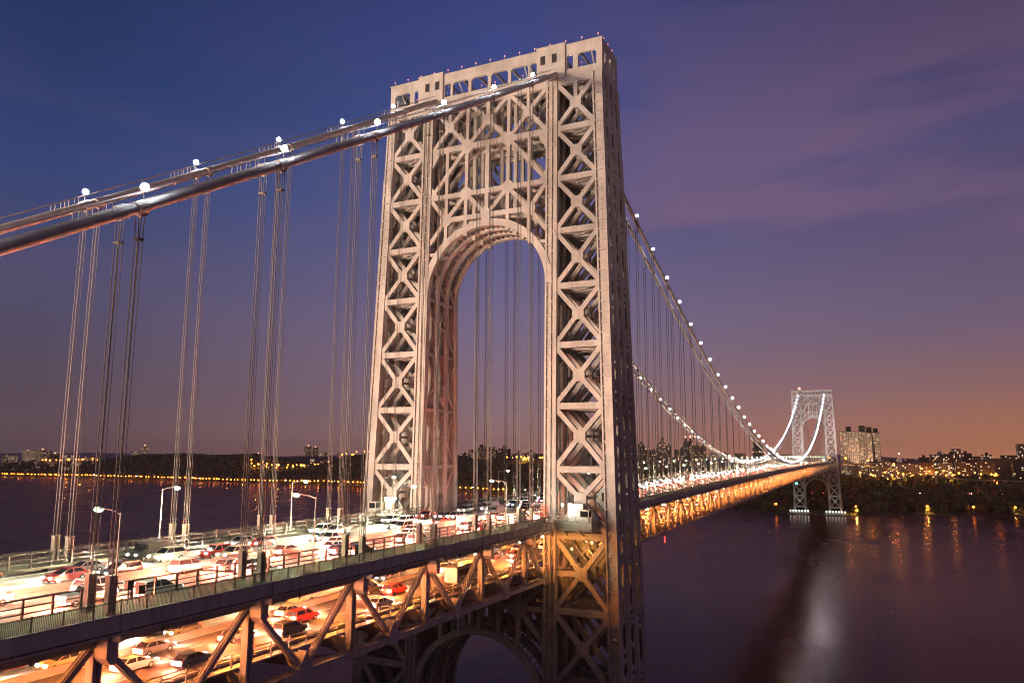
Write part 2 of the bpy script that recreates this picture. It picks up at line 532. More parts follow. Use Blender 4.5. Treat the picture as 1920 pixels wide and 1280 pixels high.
def make_tower():
    root = thing('bridge_tower', 'big floodlit lattice steel tower with an arched opening over the nearer end of the roadway', 'bridge tower')
    tower_leg(root, -1)
    tower_leg(root, 1)
    # portal truss over the upper arch
    mb = MB()
    g = lambda i, p, q, w, th: fr(mb, i, bar2(p, q, w), th)
    for i in range(4):
        g(i, (-YI, 163), (YI, 163), 1.45, 1.0)
        g(i, (-YI, 151), (YI, 151), 1.2, 1.0)
        g(i, (-11, 145), (11, 145), 1.2, 1.0)
        g(i, (-YI2 + .3, 174.4), (YI2 - .3, 174.4), 1.5, 1.1)
        for sy in (-1, 1):
            g(i, (sy * 5.55, 140.6), (sy * 5.55, 174.), .85, .92)
            g(i, (sy * 11, 139.), (sy * 11, 163 if i in (0, 3) else 145), .85, .84)
            g(i, (sy * 10.6, 168.9), (sy * 10.6, 174.), .85, .84)
            # crosses
            for (p, q, th) in (((5.55, 163), (10.6, 168.9), .80), ((15.5, 174.2), (10.6, 168.9), .80), ((5.55, 174.2), (10.6, 168.9), .76), ((15.5, 163), (10.6, 168.9), .76)):
                g(i, (sy * p[0], p[1]), (sy * q[0], q[1]), 1.0, th)
            g(i, (sy * 5.55, 163), (0, 168.9), 1.0, .80 if sy > 0 else .76)
            g(i, (sy * 5.55, 174.2), (0, 168.9), 1.0, .80 if sy < 0 else .76)
            g(i, (sy * 5.55, 163), (sy * 15.5, 151.2), 1.0, .80)
            g(i, (sy * 5.55, 151), (0, 145), 1.0, .80)
            g(i, (sy * 5.55, 151), (sy * 11, 145), 1.0, .78)
            g(i, (sy * 15.5, 150.8), (sy * 11, 145), 1.0, .76)
            g(i, (sy * 11, 145), (sy * 15.5, 139.4), 1.0, .80)
            g(i, (sy * 12.6, 136.8), (sy * 15.5, 136.8), .7, .8)
            fr(mb, i, octo((sy * 10.6, 168.9), 1.3), .90)
            fr(mb, i, octo((sy * 5.55, 163), 1.65), .96)
            fr(mb, i, octo((sy * 5.55, 151), 1.55), .96)
            fr(mb, i, octo((sy * 11, 145), 1.6), .96)
            fr(mb, i, [(sy * 15.3, 163.8), (sy * 13.2, 162.3), (sy * 15.3, 158.6)], .7)
            fr(mb, i, [(sy * 15.3, 151.5), (sy * 13.4, 151.5), (sy * 15.3, 154.)], .7)
        g(i, (0, 142.3), (0, 163 if i in (0, 3) else 145), 1.0, .86)
        g(i, (0, 168.9), (0, 174.), 1.0, .86)
        fr(mb, i, octo((0, 168.9), 1.3), .90)
        fr(mb, i, octo((0, 145), 1.5), .96)
    # lengthwise ties through the portal
    for z in (151, 163, 173.6):
        for y in (-11, -5.55, 0, 5.55, 11):
            mb.beam((xf(0, z), y, z), (xf(3, z), y, z), .6, .7)
            if y < 11:
                for i in range(3):
                    mb.beam((xf(i, z), y, z - .15), (xf(i + 1, z), y + 5.5, z - .15), .3, .3)
    for y in (-1.9, 3.4):   # lift shaft and stair tower inside the portal
        mb.tube([(xf(1, 160), y, 143.), (xf(1, 160), y, 174.)], .55, 10)
    mb.build('portal_truss', STEEL, root)
    for i in range(4):
        a = MB()
        arch_ring(a, i, 127., 15.3, 16.95, 1.28)
        a.build('arch_rib', STEEL, root)
        a = MB()
        arch_ring(a, i, 35.5, 15.3, 16.7, 1.2)
        a.build('lower_arch_rib', STEEL, root)
    a = MB(); soffit(a, 127., 15.3); a.build('arch_soffit', STEEL, root)
    a = MB(); soffit(a, 35.5, 15.3); a.build('lower_arch_soffit', STEEL, root)
    # truss between the legs below the deck
    mb = MB()
    for i in range(4):
        g(i, (-YI, 62.3), (YI, 62.3), 1.3, 1.0)
        g(i, (-YI, 57.2), (YI, 57.2), 1.1, .96)
        for sy in (-1, 1):
            g(i, (sy * 9.4, 62.3), (sy * 9.4, 47.6), 1., .9)
            g(i, (sy * 4.7, 62.3), (sy * 4.7, 50.4), .7, .84)
            g(i, (sy * 9.4, 57.2), (sy * 15.5, 62.3), 1., .8)
            g(i, (sy * 9.4, 57.2), (sy * 15.5, 50.4), 1., .8)
            g(i, (sy * 9.4, 57.2), (sy * 4.7, 62.3), 1., .76)
            fr(mb, i, octo((sy * 9.4, 57.2), 2.), .94)
        g(i, (0, 62.3), (0, 51), .8, .84)
    for y in (-9.4, 0, 9.4):
        mb.beam((xf(0, 57), y, 57.2), (xf(3, 57), y, 57.2), .7, .8)
    mb.build('lower_portal_truss', STEEL, root)
    # cap beam with window openings
    cb = MB()
    z0, z1, z2, z3 = 175.2, 177.4, 180.9, 183.45
    D = 5.5
    ys = [28.75]
    wins = [(22.9, 27.4), (20.2, 21.7), (10.9, 12.6), (5.8, 10.3), (.45, 5.0)]
    wins = wins + [(-b, -a) for a, b in wins]
    wins.sort()
    for sx in (-1, 1):
        xa, xb = sorted((sx * (D + .12), sx * (D - .5)))
        cb.box(xa, xb, -28.8, 28.8, z0, z1)
        cb.box(xa, xb, -28.8, 28.8, z2, z3)
        e = -28.8
        for a, b in wins:
            cb.box(xa, xb, e, a, z1, z2)
            e = b
            c = min(.6, (b - a) * .25)
            for yy, sg in ((a, 1), (b, -1)):
                cb.prism([(yy, z2), (yy + sg * c, z2), (yy, z2 - c)], lambda p: (xa + .06, p[0], p[1]), lambda p: (xb - .06, p[0], p[1]))
        cb.box(xa, xb, e, 28.8, z1, z2)
        ya = sx * (D + .22)
        cb.box(min(ya, ya - sx * .1), max(ya, ya - sx * .1), -29, 29, 174.95, 175.28)     # ledge
        cb.box(min(ya, ya - sx * .1), max(ya, ya - sx * .1), -29, 29, 183.3, 183.62)
        for sy in (-1, 1):      # saddle housings
            y0, y1 = sorted((sy * 12.85, sy * 19.95))
            xo = sx * (D + .75)
            cb.box(min(xo, sx * (D + .13)), max(xo, sx * (D + .13)), y0, y1, 175.3, 183.66)
            cb.box(min(xo + sx * .18, sx * D), max(xo + sx * .18, sx * D), y0 - .15, y1 + .15, 183.66, 183.88)
            for yc in (14.4, 17.3):
                cb.box(min(xo, xo + sx * .05), max(xo, xo + sx * .05), sy * yc - .75, sy * yc + .75, 179.3, 179.5)
                cb.box(min(xo, xo + sx * .05), max(xo, xo + sx * .05), sy * yc - .75, sy * yc + .75, 181.65, 181.8)
    for sy in (-1, 1):
        ya, yb = sorted((sy * 28.8, sy * 28.25))
        cb.box(-D + .52, D - .52, ya, yb, z0, z1)
        cb.box(-D + .52, D - .52, ya, yb, z2, z3)
        e = -D + .52
        for xc in (-3.5, 0, 3.5):
            cb.box(e, xc - .75, ya, yb, z1, z2)
            e = xc + .75
        cb.box(e, D - .52, ya, yb, z1, z2)
    cb.box(-D + .5, D - .5, -28.2, 28.2, z0 + .05, z0 + .35)
    y = -27.
    while y < 28:
        cb.beam((-D + .4, y, 182.6), (D - .4, y, 182.6), .28, .9)
        y += 4.5
    for y in (-26, -9, 9, 26):
        cb.beam((-D + .4, y, 181.4), (D - .4, y + 1.5, 176.2), .3, .3)
    capb = cb.build('cap_beam', STEEL, root)
    for sx in (-1, 1):
        for sy in (-1, 1):
            for yc in (14.4, 17.3):
                lv = MB()
                x = sx * (D + .77)
                lv.box(x - .04, x + .04, sy * yc - .6, sy * yc + .6, 179.5, 181.65)
                for k in range(3):
                    lv.box(x - .07, x + .07, sy * yc - .42 + k * .42 - .035, sy * yc - .42 + k * .42 + .035, 179.5, 181.65)
                lv.build('louvre_window', DARK, capb)
    # red lamps along the parapet
    rl = MB()
    rl.tube([(0, 0, 0), (0, 0, .9)], .06, 5, 0)
    rl.ball((0, 0, 1.1), .19, 7, 5, 1)
    rm = rl.mesh('parapet_lamp', [GALV, PINKGLOW])
    for sx in (-1, 1):
        for k in range(15):
            link('parapet_lamp', rm, capb, (sx * 5.3, -27.8 + k * 3.97, 183.6))
    for x in (-3, 0, 3):
        link('parapet_lamp', rm, capb, (x, -28.4, 183.45))
    # masonry pier at the foot
    for sy in (-1, 1):
        pm = MB()
        y0, y1 = sorted((sy * 11., sy * 37.))
        pm.prism([(-15, y0), (-11, y0 - 2), (11, y0 - 2), (15, y0), (15, y1), (11, y1 + 2), (-11, y1 + 2), (-15, y1)], lambda p: (p[0], p[1], -6.), lambda p: (p[0] * .95, p[1], 3.6))
        pm.build('pier', CONCRETE, root)
    return root

tower = make_tower()
far_tower = copy_tree(tower)
far_tower.location = (1067, 0, 0)
far_tower['label'] = 'small distant lattice tower on the far shore at the end of the bridge'
for o in (tower, far_tower): o['group'] = 'steel towers carrying the bridge cables'
fb = MB(); fb.tube([(0, 0, 183.5), (0, 0, 186.)], .15, 6, 0); fb.ball((0, 0, 186.8), 1.0, 8, 6, 1)
fb.build('beacon', [GALV, BEACON], far_tower, (-4, 17, 0))

# ================================================================== CABLES
HS = [-20.0 - 18.29 * k for k in range(9)]                  # hangers of the side span
HM = [22.7 + 18.243 * k for k in range(57)]                 # hangers of the main span
def zcam(x):
    if 0 <= x <= 1067: return 1.7 * (1 - ((x - 533.5) / 533.5) ** 2)
    return 0.
def zcable(x):
    if x < 0: return 180.4 + .632 * x + .00021 * x * x
    if x > 1067: return 180.4 - .613 * (x - 1067)
    return 80.6 + 99.8 * ((x - 533.5) / 533.5) ** 2
CY = {(-1, 1): -17.6, (-1, 0): -14.84, (1, 0): 14.84, (1, 1): 17.6}
SIDE = {-1: 'nearer', 1: 'farther'}
bandm = MB()
bandm.tube([(-.55, 0, 0), (.55, 0, 0)], .67, 16)
bandm.box(-.5, .5, -.13, .13, -.86, -.55)
bandmesh = bandm.mesh('cable_band', CABLE)
xs = [-196 + 6 * k for k in range(33)] + [1067 * k / 120. for k in range(121)] + [1067 + 6 * k for k in range(1, 32)]
for (sd_, outer), y in CY.items():
    mb = MB()
    mb.tube([(x, y, zcable(x)) for x in xs], .53, 16)
    c = mb.build('main_cable', CABLE, smooth=True)
    tag(c, 'thick steel main cable, %s of the pair on the %s side of the road' % ('outer' if outer else 'inner', 'near' if sd_ < 0 else 'far'), 'main cable', 'main suspension cables')
    for x in HS + HM:
        b = link('cable_band', bandmesh, c, (x, y, zcable(x)))
        sl = (zcable(x + .5) - zcable(x - .5))
        b.rotation_euler = (0, -math.atan(sl), 0)
    for sg in (-.42, .42):
        hr = MB()
        pts = [p for p in xs if -190 < p < 1066]
        hr.tube([(x, y + sg, zcable(x) + 1.5) for x in pts], .03, 5)
        for x in HS + HM:
            for dx in (-4.5, -3.2):
                if x + dx > -188: hr.beam((x + dx, y + sg, zcable(x + dx) + .3), (x + dx, y + sg, zcable(x + dx) + 1.55), .05, .05)
        hr.build('hand_rope', CABLE, c)

# suspender ropes: a bundle of four ropes in a socket post on the deck
def suspender(x, y, k, main, sd_, outer):
    zt, zb = zcable(x), 75.35 + zcam(x)
    bundle = '%s rope bundle %s the big tower, on the %s cable at the %s side' % (
        nth(k), 'beyond' if main else 'before', 'outer' if outer else 'inner', 'near' if sd_ < 0 else 'far')
    near = x < 130
    if zt - zb < 5.2:
        return
    t = thing('suspender', bundle, 'suspender ropes', (x, y, zb), 0, 'suspender rope bundles of the bridge')
    h = zt - zb
    if near:
        for dx in (-.18, .18):
            for dy in (-.32, .32):
                rp = MB()
                rp.tube([(dx, dy, 3.3), (dx, dy, h - 3.2), (dx * .9, dy * 1.3, h - .2)], .052, 5, cap=False)
                rp.build('rope', ROPE, t)
        sp = MB()
        sp.box(-.28, .28, -.40, .40, h - 3.25, h - 3.05)
        sp.build('rope_clamp', ROPE, t)
    else:
        rp = MB()
        for dx in (-.24, .24):
            rp.tube([(dx, 0, 3.3), (dx, 0, h)], .07, 4, cap=False)
        rp.build('rope', ROPE, t)
    sk = MB()
    for dx in (-.30, .30):
        sk.box(dx - .10, dx + .10, -.30, .30, 0, 3.3)
    sk.box(-.12, .12, -.12, .12, 0., 3.25)
    sk.box(-.45, .45, -.38, .38, 3.3, 3.42)
    sk.box(-.46, .46, -.40, .40, 0, .16)
    sk.build('socket_post', SOCK, t)
for (sd_, outer), y in CY.items():
    for k, x in enumerate(HS): suspender(x, y, k + 1, False, sd_, outer)
    for k, x in enumerate(HM): suspender(x, y, k + 1, True, sd_, outer)

# lamps on the outer cables
cl0 = thing('cable_lamp', '', 'cable lamp')
lm = MB(); lm.tube([(0, 0, 0), (0, 0, 1.15)], .06, 5); lm.box(-.16, .16, -.16, .16, 1.15, 1.3); lm.build('lamp_post', GALV, cl0)
lm = MB(); lm.ball((0, 0, 1.64), .40, 10, 7); lm.build('globe', LED, cl0, smooth=True)
first = True
for sd_ in (-1, 1):
    y = sd_ * 17.9
    for main, lst in ((0, [-3.5] + HS), (1, HM)):
        for k, x in enumerate(lst):
            o = cl0 if first else copy_tree(cl0)
            first = False
            o.location = (x, y, zcable(x) + .35)
            o.scale = (1, 1, 1) if x < 60 else (random.uniform(.85, 1.25),) * 3
            if not main and k == 0: lab = 'white lamp where the %s outer cable enters the top of the big tower' % SIDE[sd_]
            else: lab = '%s white lamp %s the big tower along the %s outer cable' % (nth(k + (1 if main else 0)), 'beyond' if main else 'in front of', SIDE[sd_])
            tag(o, lab, 'cable lamp', 'white lamps along the main cables')
            if x < 60:
                lamp_light('lamp_glow', (0, 0, 2.35), 'POINT', 230, (.82, .88, 1), .2, parent=o)

# ================================================================== DECK
def strip(mb, y0, y1, z0, z1, xa, xb, step=18.243, mi=0):
    n = max(1, int((xb - xa) / step))
    for k in range(n):
        a, b = xa + (xb - xa) * k / n, xa + (xb - xa) * (k + 1) / n
        za, zb = zcam(a), zcam(b)
        vs = [(a, y0, z0 + za), (b, y0, z0 + zb), (b, y1, z0 + zb), (a, y1, z0 + za), (a, y0, z1 + za), (b, y0, z1 + zb), (b, y1, z1 + zb), (a, y1, z1 + za)]
        fs = [(0, 3, 2, 1), (4, 5, 6, 7), (0, 1, 5, 4), (2, 3, 7, 6)]
        if k == 0: fs.append((3, 0, 4, 7))
        if k == n - 1: fs.append((1, 2, 6, 5))
        mb.add(vs, fs, mi)
    return mb
XA, XB = -250., 1330.
ZR, ZL = 74.9, 66.4
mb = strip(MB(), -13.6, 13.6, ZR - .45, ZR, XA, XB)
tag(mb.build('upper_road', ASPHALT), kind='structure')
mb = strip(MB(), -12.6, 12.6, ZL - .4, ZL, XA, XB)
tag(mb.build('lower_road', ASPHALT), kind='structure')
LANES = [1.9, 5.2, 8.5, 11.8]
mk = MB()
for y in (-13.2, 13.2, .42, -.42):
    strip(mk, y - .09, y + .09, ZR + .004, ZR + .012, XA, XB)
for y in (3.55, 6.85, 10.15):
    for sg in (-1, 1):
        x = XA
        while x < 420:
            strip(mk, sg * y - .08, sg * y + .08, ZR + .004, ZR + .012, x, x + 3.2)
            x += 12.2
tag(mk.build('road_markings', WHITE_PAINT), kind='structure')
mk = MB()
for y in (-12.2, 12.2, .2, -.2):
    strip(mk, y - .09, y + .09, ZL + .004, ZL + .012, XA, XB)
for y in (4.1, 8.1):
    for sg in (-1, 1):
        x = XA
        while x < 200:
            strip(mk, sg * y - .08, sg * y + .08, ZL + .004, ZL + .012, x, x + 3.2)
            x += 12.2
tag(mk.build('road_markings', WHITE_PAINT), kind='structure')
mb = MB()
strip(mb, -.28, .28, ZR + .005, ZR + .35, XA, XB); strip(mb, -.14, .14, ZR + .35, ZR + .85, XA, XB)
tag(mb.build('median_barrier', CONCRETE), 'low concrete barrier down the middle of the upper roadway', 'barrier')
mb = MB()
strip(mb, -.14, .14, ZL + .013, ZL + .8, XA, XB)
tag(mb.build('median_barrier', CONCRETE), 'concrete barrier between the two directions on the lower roadway', 'barrier')

def deck_span(x0, x1, posts, label):
    root = thing('bridge_span', label, 'bridge span', group='stiffened deck spans of the bridge')
    for s in (-1, 1):
        a, b = sorted((s * 13.7, s * 19.5))
        strip(MB(), a, b, 75.25, 75.6, x0, x1).build('footway', FOOTWAY, root)
    for s in (-1, 1):
        a, b = sorted((s * 19.52, s * 19.72))
        mb = strip(MB(), a, b, 74.1, 75.74, x0, x1)
        a, b = sorted((s * 19.3, s * 19.51)); strip(mb, a, b, 74.0, 74.12, x0, x1)
        a, b = sorted((s * 19.73, s * 19.85)); strip(mb, a, b, 74.02, 74.2, x0, x1); strip(mb, a, b, 75.6, 75.76, x0, x1)
        for x in posts:
            c, d_ = sorted((s * 19.72, s * 19.78))
            mb.box(x - .07, x + .07, c, d_, 74.2 + zcam(x), 75.6 + zcam(x))
            mb.box(x + 9. - .03, x + 9.03, c, d_, 74.2 + zcam(x), 75.6 + zcam(x))
            for dx in (2.6, 5.2, 12., 15.):
                mb.box(x + dx - .02, x + dx + .02, c, d_ - .02 * s if s > 0 else d_, 74.25 + zcam(x), 75.55 + zcam(x))
            e0, e1 = sorted((s * 19.782, s * 19.80))
            mb.box(x - .42, x + .42, e0, e1, 74.3 + zcam(x), 75.5 + zcam(x))
            mb.box(x + 4. - .09, x + 4.09, c, d_, 73.2 + zcam(x), 74.0 + zcam(x), 1)
        a, b = sorted((s * 19.725, s * 19.77)); strip(mb, a, b, 74.21, 74.33, x0, x1, mi=1)
        mb.build('fascia_girder', [STEEL_DECK, RUST], root)
        a, b = sorted((s * 15.55, s * 16.75))
        mb = strip(MB(), a, b, 72.65, 74.4, x0, x1)
        mb.build('top_chord', STEEL_DECK, root)
        mb = strip(MB(), a, b, 63.2, 64.05, x0, x1)
        a, b = sorted((s * 15.4, s * 16.9)); strip(mb, a, b, 64.055, 64.13, x0, x1)
        mb.build('bottom_chord', STEEL_DECK, root)
        # posts, diagonals, gussets, brackets
        n = 0
        rest = {k: MB() for k in ('truss_post', 'diagonal', 'gusset', 'bracket')}
        L = posts
        for j, x in enumerate(L):
            zc = zcam(x)
            many = s > 0 and n >= 42
            n += 1
            y = s * 16.15
            p = rest['truss_post'] if many else MB()
            p.box(x - .4, x + .4, y - .12, y + .12, 64.1 + zc, 72.66 + zc)
            p.box(x - .44, x - .3, y - .46, y + .46, 64.1 + zc, 72.66 + zc); p.box(x + .3, x + .44, y - .46, y + .46, 64.1 + zc, 72.66 + zc)
            if not many: p.build('truss_post', STEEL_DECK, root)
            b = rest['bracket'] if many else MB()
            yb0, yb1 = sorted((s * 16.78, s * 18.4))
            b.prism([(x - .55, 74.1 + zc), (x - .55, 71.9 + zc), (x - .1, 71.3 + zc), (x + .35, 71.3 + zc), (x + .6, 71.9 + zc), (x + .6, 74.1 + zc)],
                    lambda q: (q[0], yb0, q[1]), lambda q: (q[0], yb1, q[1]))
            b.box(x - .15, x + .15, min(s * 18.41, s * 19.5), max(s * 18.41, s * 19.5), 73.3 + zc, 74.9 + zc)
            if not many: b.build('bracket', STEEL_DECK, root)
            for sg in (-1, 1):
                xm = x + sg * 9.13
                if not x0 - 1 < xm < x1 + 1: continue
                zm = zcam(xm)
                dg = rest['diagonal'] if many else MB()
                pa, pb = Vector((x + sg * .6, y, 72.4 + zc)), Vector((xm - sg * .3, y, 64.2 + zm))
                dg.beam(pa, pb, .6, .24, (0, 1, 0))
                o_ = Vector((0, .34, 0))
                ax = (pb - pa).normalized().cross(Vector((0, 1, 0))) * .30
                for e in (-1, 1):
                    dg.beam(pa + ax * e, pb + ax * e, .95, .14, (ax.x, 0, ax.z)) if False else dg.beam(pa + o_ * e, pb + o_ * e, .12, .52, (0, 0, 1))
                if not many: dg.build('diagonal', STEEL_DECK, root)
            xm = x + 9.13
            if xm < x1:
                gm = rest['gusset'] if many else MB()
                zm = zcam(xm)
                gm.prism([(xm - 1.1, 63.0 + zm), (xm + 1.1, 63.0 + zm), (xm + 1.1, 64.6 + zm), (xm, 66.2 + zm), (xm - 1.1, 64.6 + zm)],
                         lambda q: (q[0], y - .66, q[1]), lambda q: (q[0], y + .66, q[1]))
                if not many: gm.build('gusset', STEEL_DECK, root)
        for k, p in rest.items():
            if p.v: tag(p.build(k, STEEL_DECK, root), kind='stuff')
    # floor beams and stringers of both decks
    fb1, fb2, st = MB(), MB(), MB()
    x = x0 + 2
    fx = []
    for x in posts: fx += [x, x + 9.13]
    for x in fx:
        if not x0 < x < x1: continue
        zc = zcam(x)
        fb1.box(x - .25, x + .25, -15.5, 15.5, 72.3 + zc, 74.3 + zc)
        fb1.box(x - .4, x + .4, -15.5, 15.5, 72.2 + zc, 72.3 + zc)
        fb2.box(x - .25, x + .25, -15.5, 15.5, 64.2 + zc, 65.8 + zc)
    fb1.build('floor_beam', STEEL_DECK, root)
    fb2.build('lower_floor_beam', STEEL_DECK, root)
    for k in range(9):
        y = -13 + 26 * k / 8.
        strip(st, y - .12, y + .12, 73.9, 74.44, x0, x1)
        strip(st, y - .12, y + .12, 65.5, 65.99, x0, x1)
    st.build('stringers', STEEL_DECK, root)
    # bottom lateral bracing
    lb = MB()
    for j, x in enumerate(posts):
        if x + 18 < x1:
            za = zcam(x)
            lb.beam((x, -15.5, 63.5 + za), (x + 18.2, 15.5, 63.5 + za), .5, .3)
            lb.beam((x, 15.5, 63.45 + za), (x + 18.2, -15.5, 63.45 + za), .5, .26)
    lb.build('lateral_bracing', STEEL_DECK, root)
    return root
deck_span(-250, -9.6, [-20 - 18.29 * k for k in range(12)], 'nearest deck span with two road levels, left of the big tower')
deck_span(9.2, 1057.8, HM, 'long main deck span stretching from the big tower to the distant one')
deck_span(1076.5, 1330, [1087 + 18.29 * k for k in range(13)], 'short deck span on the far shore beyond the distant tower')

# fences of the footways and the guard rails beside the roadway
PIT = 18.29 / 7
pm_ = MB(); pm_.box(-.06, .06, -.06, .06, 0, 1.32)
fpost = pm_.mesh('post', RAIL)
pm_ = MB()
n = 18
for k in range(n):
    x = PIT * (k + .5) / n - PIT / 2
    pm_.box(x - .014, x + .014, -.014, .014, .1, 1.12)
pm_.box(-PIT / 2 + .06, PIT / 2 - .06, -.03, .03, 1.12, 1.18)
pm_.box(-PIT / 2 + .06, PIT / 2 - .06, -.025, .025, .06, .1)
fpanel = pm_.mesh('picket_panel', RAIL)
gp = MB(); gp.box(-.09, .09, -.09, .09, 0, 1.75); gp.box(-.16, .16, -.16, .16, 0, .06)
gpost = gp.mesh('post', RAIL)
def fence(s, x0, x1, y, kind, label):
    name = 'footway_fence' if kind == 'f' else 'guard_rail'
    t = thing(name, label, 'fence' if kind == 'f' else 'guard rail', (x0, y, 75.6), 0, 'railings along the upper deck')
    n = int((x1 - x0) / PIT)
    lim = 95
    extra = MB()
    near_first = range(n + 1) if x0 > 0 else range(n, -1, -1)
    for c, k in enumerate(near_first):
        x = x0 + k * PIT
        dz = zcam(x)
        if c < lim:
            link('post', fpost if kind == 'f' else gpost, t, (x - x0, 0, dz))
            if kind == 'f' and k < n: link('picket_panel', fpanel, t, (x - x0 + PIT / 2, 0, dz))
        elif c % 2 == 0:
            extra.box(x - x0 - .07, x - x0 + .07, -.06, .06, dz, 1.3 + dz)
            if kind == 'f':
                for q in range(8): extra.box(x - x0 + q * .65 - .03, x - x0 + q * .65 + .03, -.02, .02, .1 + dz, 1.12 + dz)
    if extra.v: tag(extra.build('posts', RAIL, t), kind='stuff')
    rl_ = MB()
    for zz, hh in ([(1.22, .05)] if kind == 'f' else [(.45, .10), (1.0, .10), (1.62, .12)]):
        m2 = MB()
        strip(m2, -.06, .06, zz, zz + hh, x0, x1)
        rl_.add([(p[0] - x0, p[1], p[2]) for p in m2.v], m2.f)
    rl_.build('rail', RAIL, t)
for s, nm in ((-1, 'near'), (1, 'far')):
    fence(s, -190, -13, s * 19.3, 'f', 'dark picket fence on the outer edge of the %s footway, before the big tower' % nm)
    fence(s, 12, 1054, s * 19.3, 'f', 'long dark picket fence on the %s footway beyond the big tower' % nm)
    fence(s, -190, -10, s * 13.95, 'g', 'three-bar guard rail between road and %s footway before the big tower' % nm)
    fence(s, 11, 1054, s * 13.95, 'g', 'long guard rail between road and %s footway beyond the big tower' % nm)
# lower-deck railings
for s, nm in ((-1, 'near'), (1, 'far')):
    for x0, x1, w in ((-200, -11, 'before'), (11, 330, 'beyond')):
        t = thing('lower_railing', 'pale two-bar railing on the %s edge of the lower deck %s the big tower' % (nm, w), 'railing', (x0, s * 14.2, ZL), 0, 'railings along the lower deck')
        n = int((x1 - x0) / 3.05)
        pp = MB(); pp.box(-.07, .07, -.07, .07, -.3, 1.25)
        pmesh = pp.mesh('post', GALV)
        for k in range(min(n, 98)): link('post', pmesh, t, (k * 3.05 if x0 > 0 else x1 - x0 - k * 3.05, 0, zcam(x0 + k * 3.05)))
        rr = MB()
        for zz in (.35, .75, 1.2):
            m2 = strip(MB(), -.05, .05, zz, zz + .09, x0, x1)
            rr.add([(p[0] - x0, p[1], p[2]) for p in m2.v], m2.f)
        m2 = strip(MB(), -.6, .6, -.45, -.3, x0, x1)
        rr.add([(p[0] - x0, p[1] - s * .3, p[2]) for p in m2.v], m2.f)
        rr.build('rail', GALV, t)

# ================================================================== STREET LAMPS
def make_street_lamp():
    t = thing('street_lamp', '', 'street lamp')
    p = MB(); p.tube([(0, 0, 0), (0, 0, .9)], .17, 8); p.tube([(0, 0, .9), (0, 0, 8.5)], [.11, .07], 8)
    p.build('pole', GALV, t)
    p = MB(); p.tube([(0, 0, 8.3), (0, .9, 8.62), (0, 2.6, 8.80)], .05, 6); p.build('arm', GALV, t)
    p = MB(); p.prism([(-.2, 2.5), (.2, 2.5), (.24, 3.1), (.14, 3.5), (-.14, 3.5), (-.24, 3.1)], lambda q: (q[0], q[1], 8.74), lambda q: (q[0] * .7, q[1], 8.94))
    p.build('lamp_head', GALV, t)
    p = MB(); p.ball((0, 3.05, 8.66), .40, 10, 7, sz=.7); p.build('lens', MERC, t, smooth=True)
    return t
sl0 = make_street_lamp()
first = True
for s in (-1, 1):
    k = 0
    for q in range(-3, 44):
        x = (-110.3 + 27. * q) if s < 0 else (-78. + 28. * q)
        if x > 1080 or abs(x) < 9.5 or x < -190: continue
        o = sl0 if first else copy_tree(sl0)
        first = False
        o.location = (x, s * 16.6, 75.6 + zcam(x))
        o.rotation_euler = (0, 0, 0 if s < 0 else math.pi)
        kk = q - 2 if x > 0 and s > 0 else (q - 3 if x > 0 else (4 - q if s < 0 else 3 - q))
        tag(o, '%s street lamp %s the big tower, on the %s footway' % (nth(max(1, kk)), 'beyond' if x > 0 else 'in front of', 'near' if s < 0 else 'far'), 'street lamp', 'street lamps along the upper deck')
        if x < 560:
            lamp_light('lamp_glow', (0, 3.05, 8.34), 'SPOT', 5200 if x < 150 else 4200, (.97, 1, .60), .22, None, 165, .35, parent=o)
# sodium luminaires under the upper deck
lu0 = thing('ceiling_luminaire', '', 'luminaire')
p = MB(); p.box(-.45, .45, -.2, .2, 0, .22); p.build('housing', GALV, lu0)
p = MB(); p.box(-.4, .4, -.16, .16, -.10, -.003); p.build('lens', SODIUM, lu0)
first = True
for s in (-1, 1):
    k = 0
    for x in [-160 + 18.29 * j for j in range(9)] + [22.7 + 18.243 * j + 4 for j in range(40)]:
        o = lu0 if first else copy_tree(lu0)
        first = False
        o.location = (x, s * 8.6, 71.9 + zcam(x))
        k = (9 - round((x + 160) / 18.29)) if x < 0 else 1 + round((x - 26.7) / 18.243)
        tag(o, '%s sodium luminaire %s the big tower, above the %s lanes of the lower deck' % (nth(max(1, k)), 'beyond' if x > 0 else 'before', 'near' if s < 0 else 'far'), 'luminaire', 'sodium luminaires under the upper deck')
        lamp_light('lamp_glow', (0, 0, -.35), 'POINT', 6000 if x < 0 else 20000, (1, .27, .035), .3, parent=o)

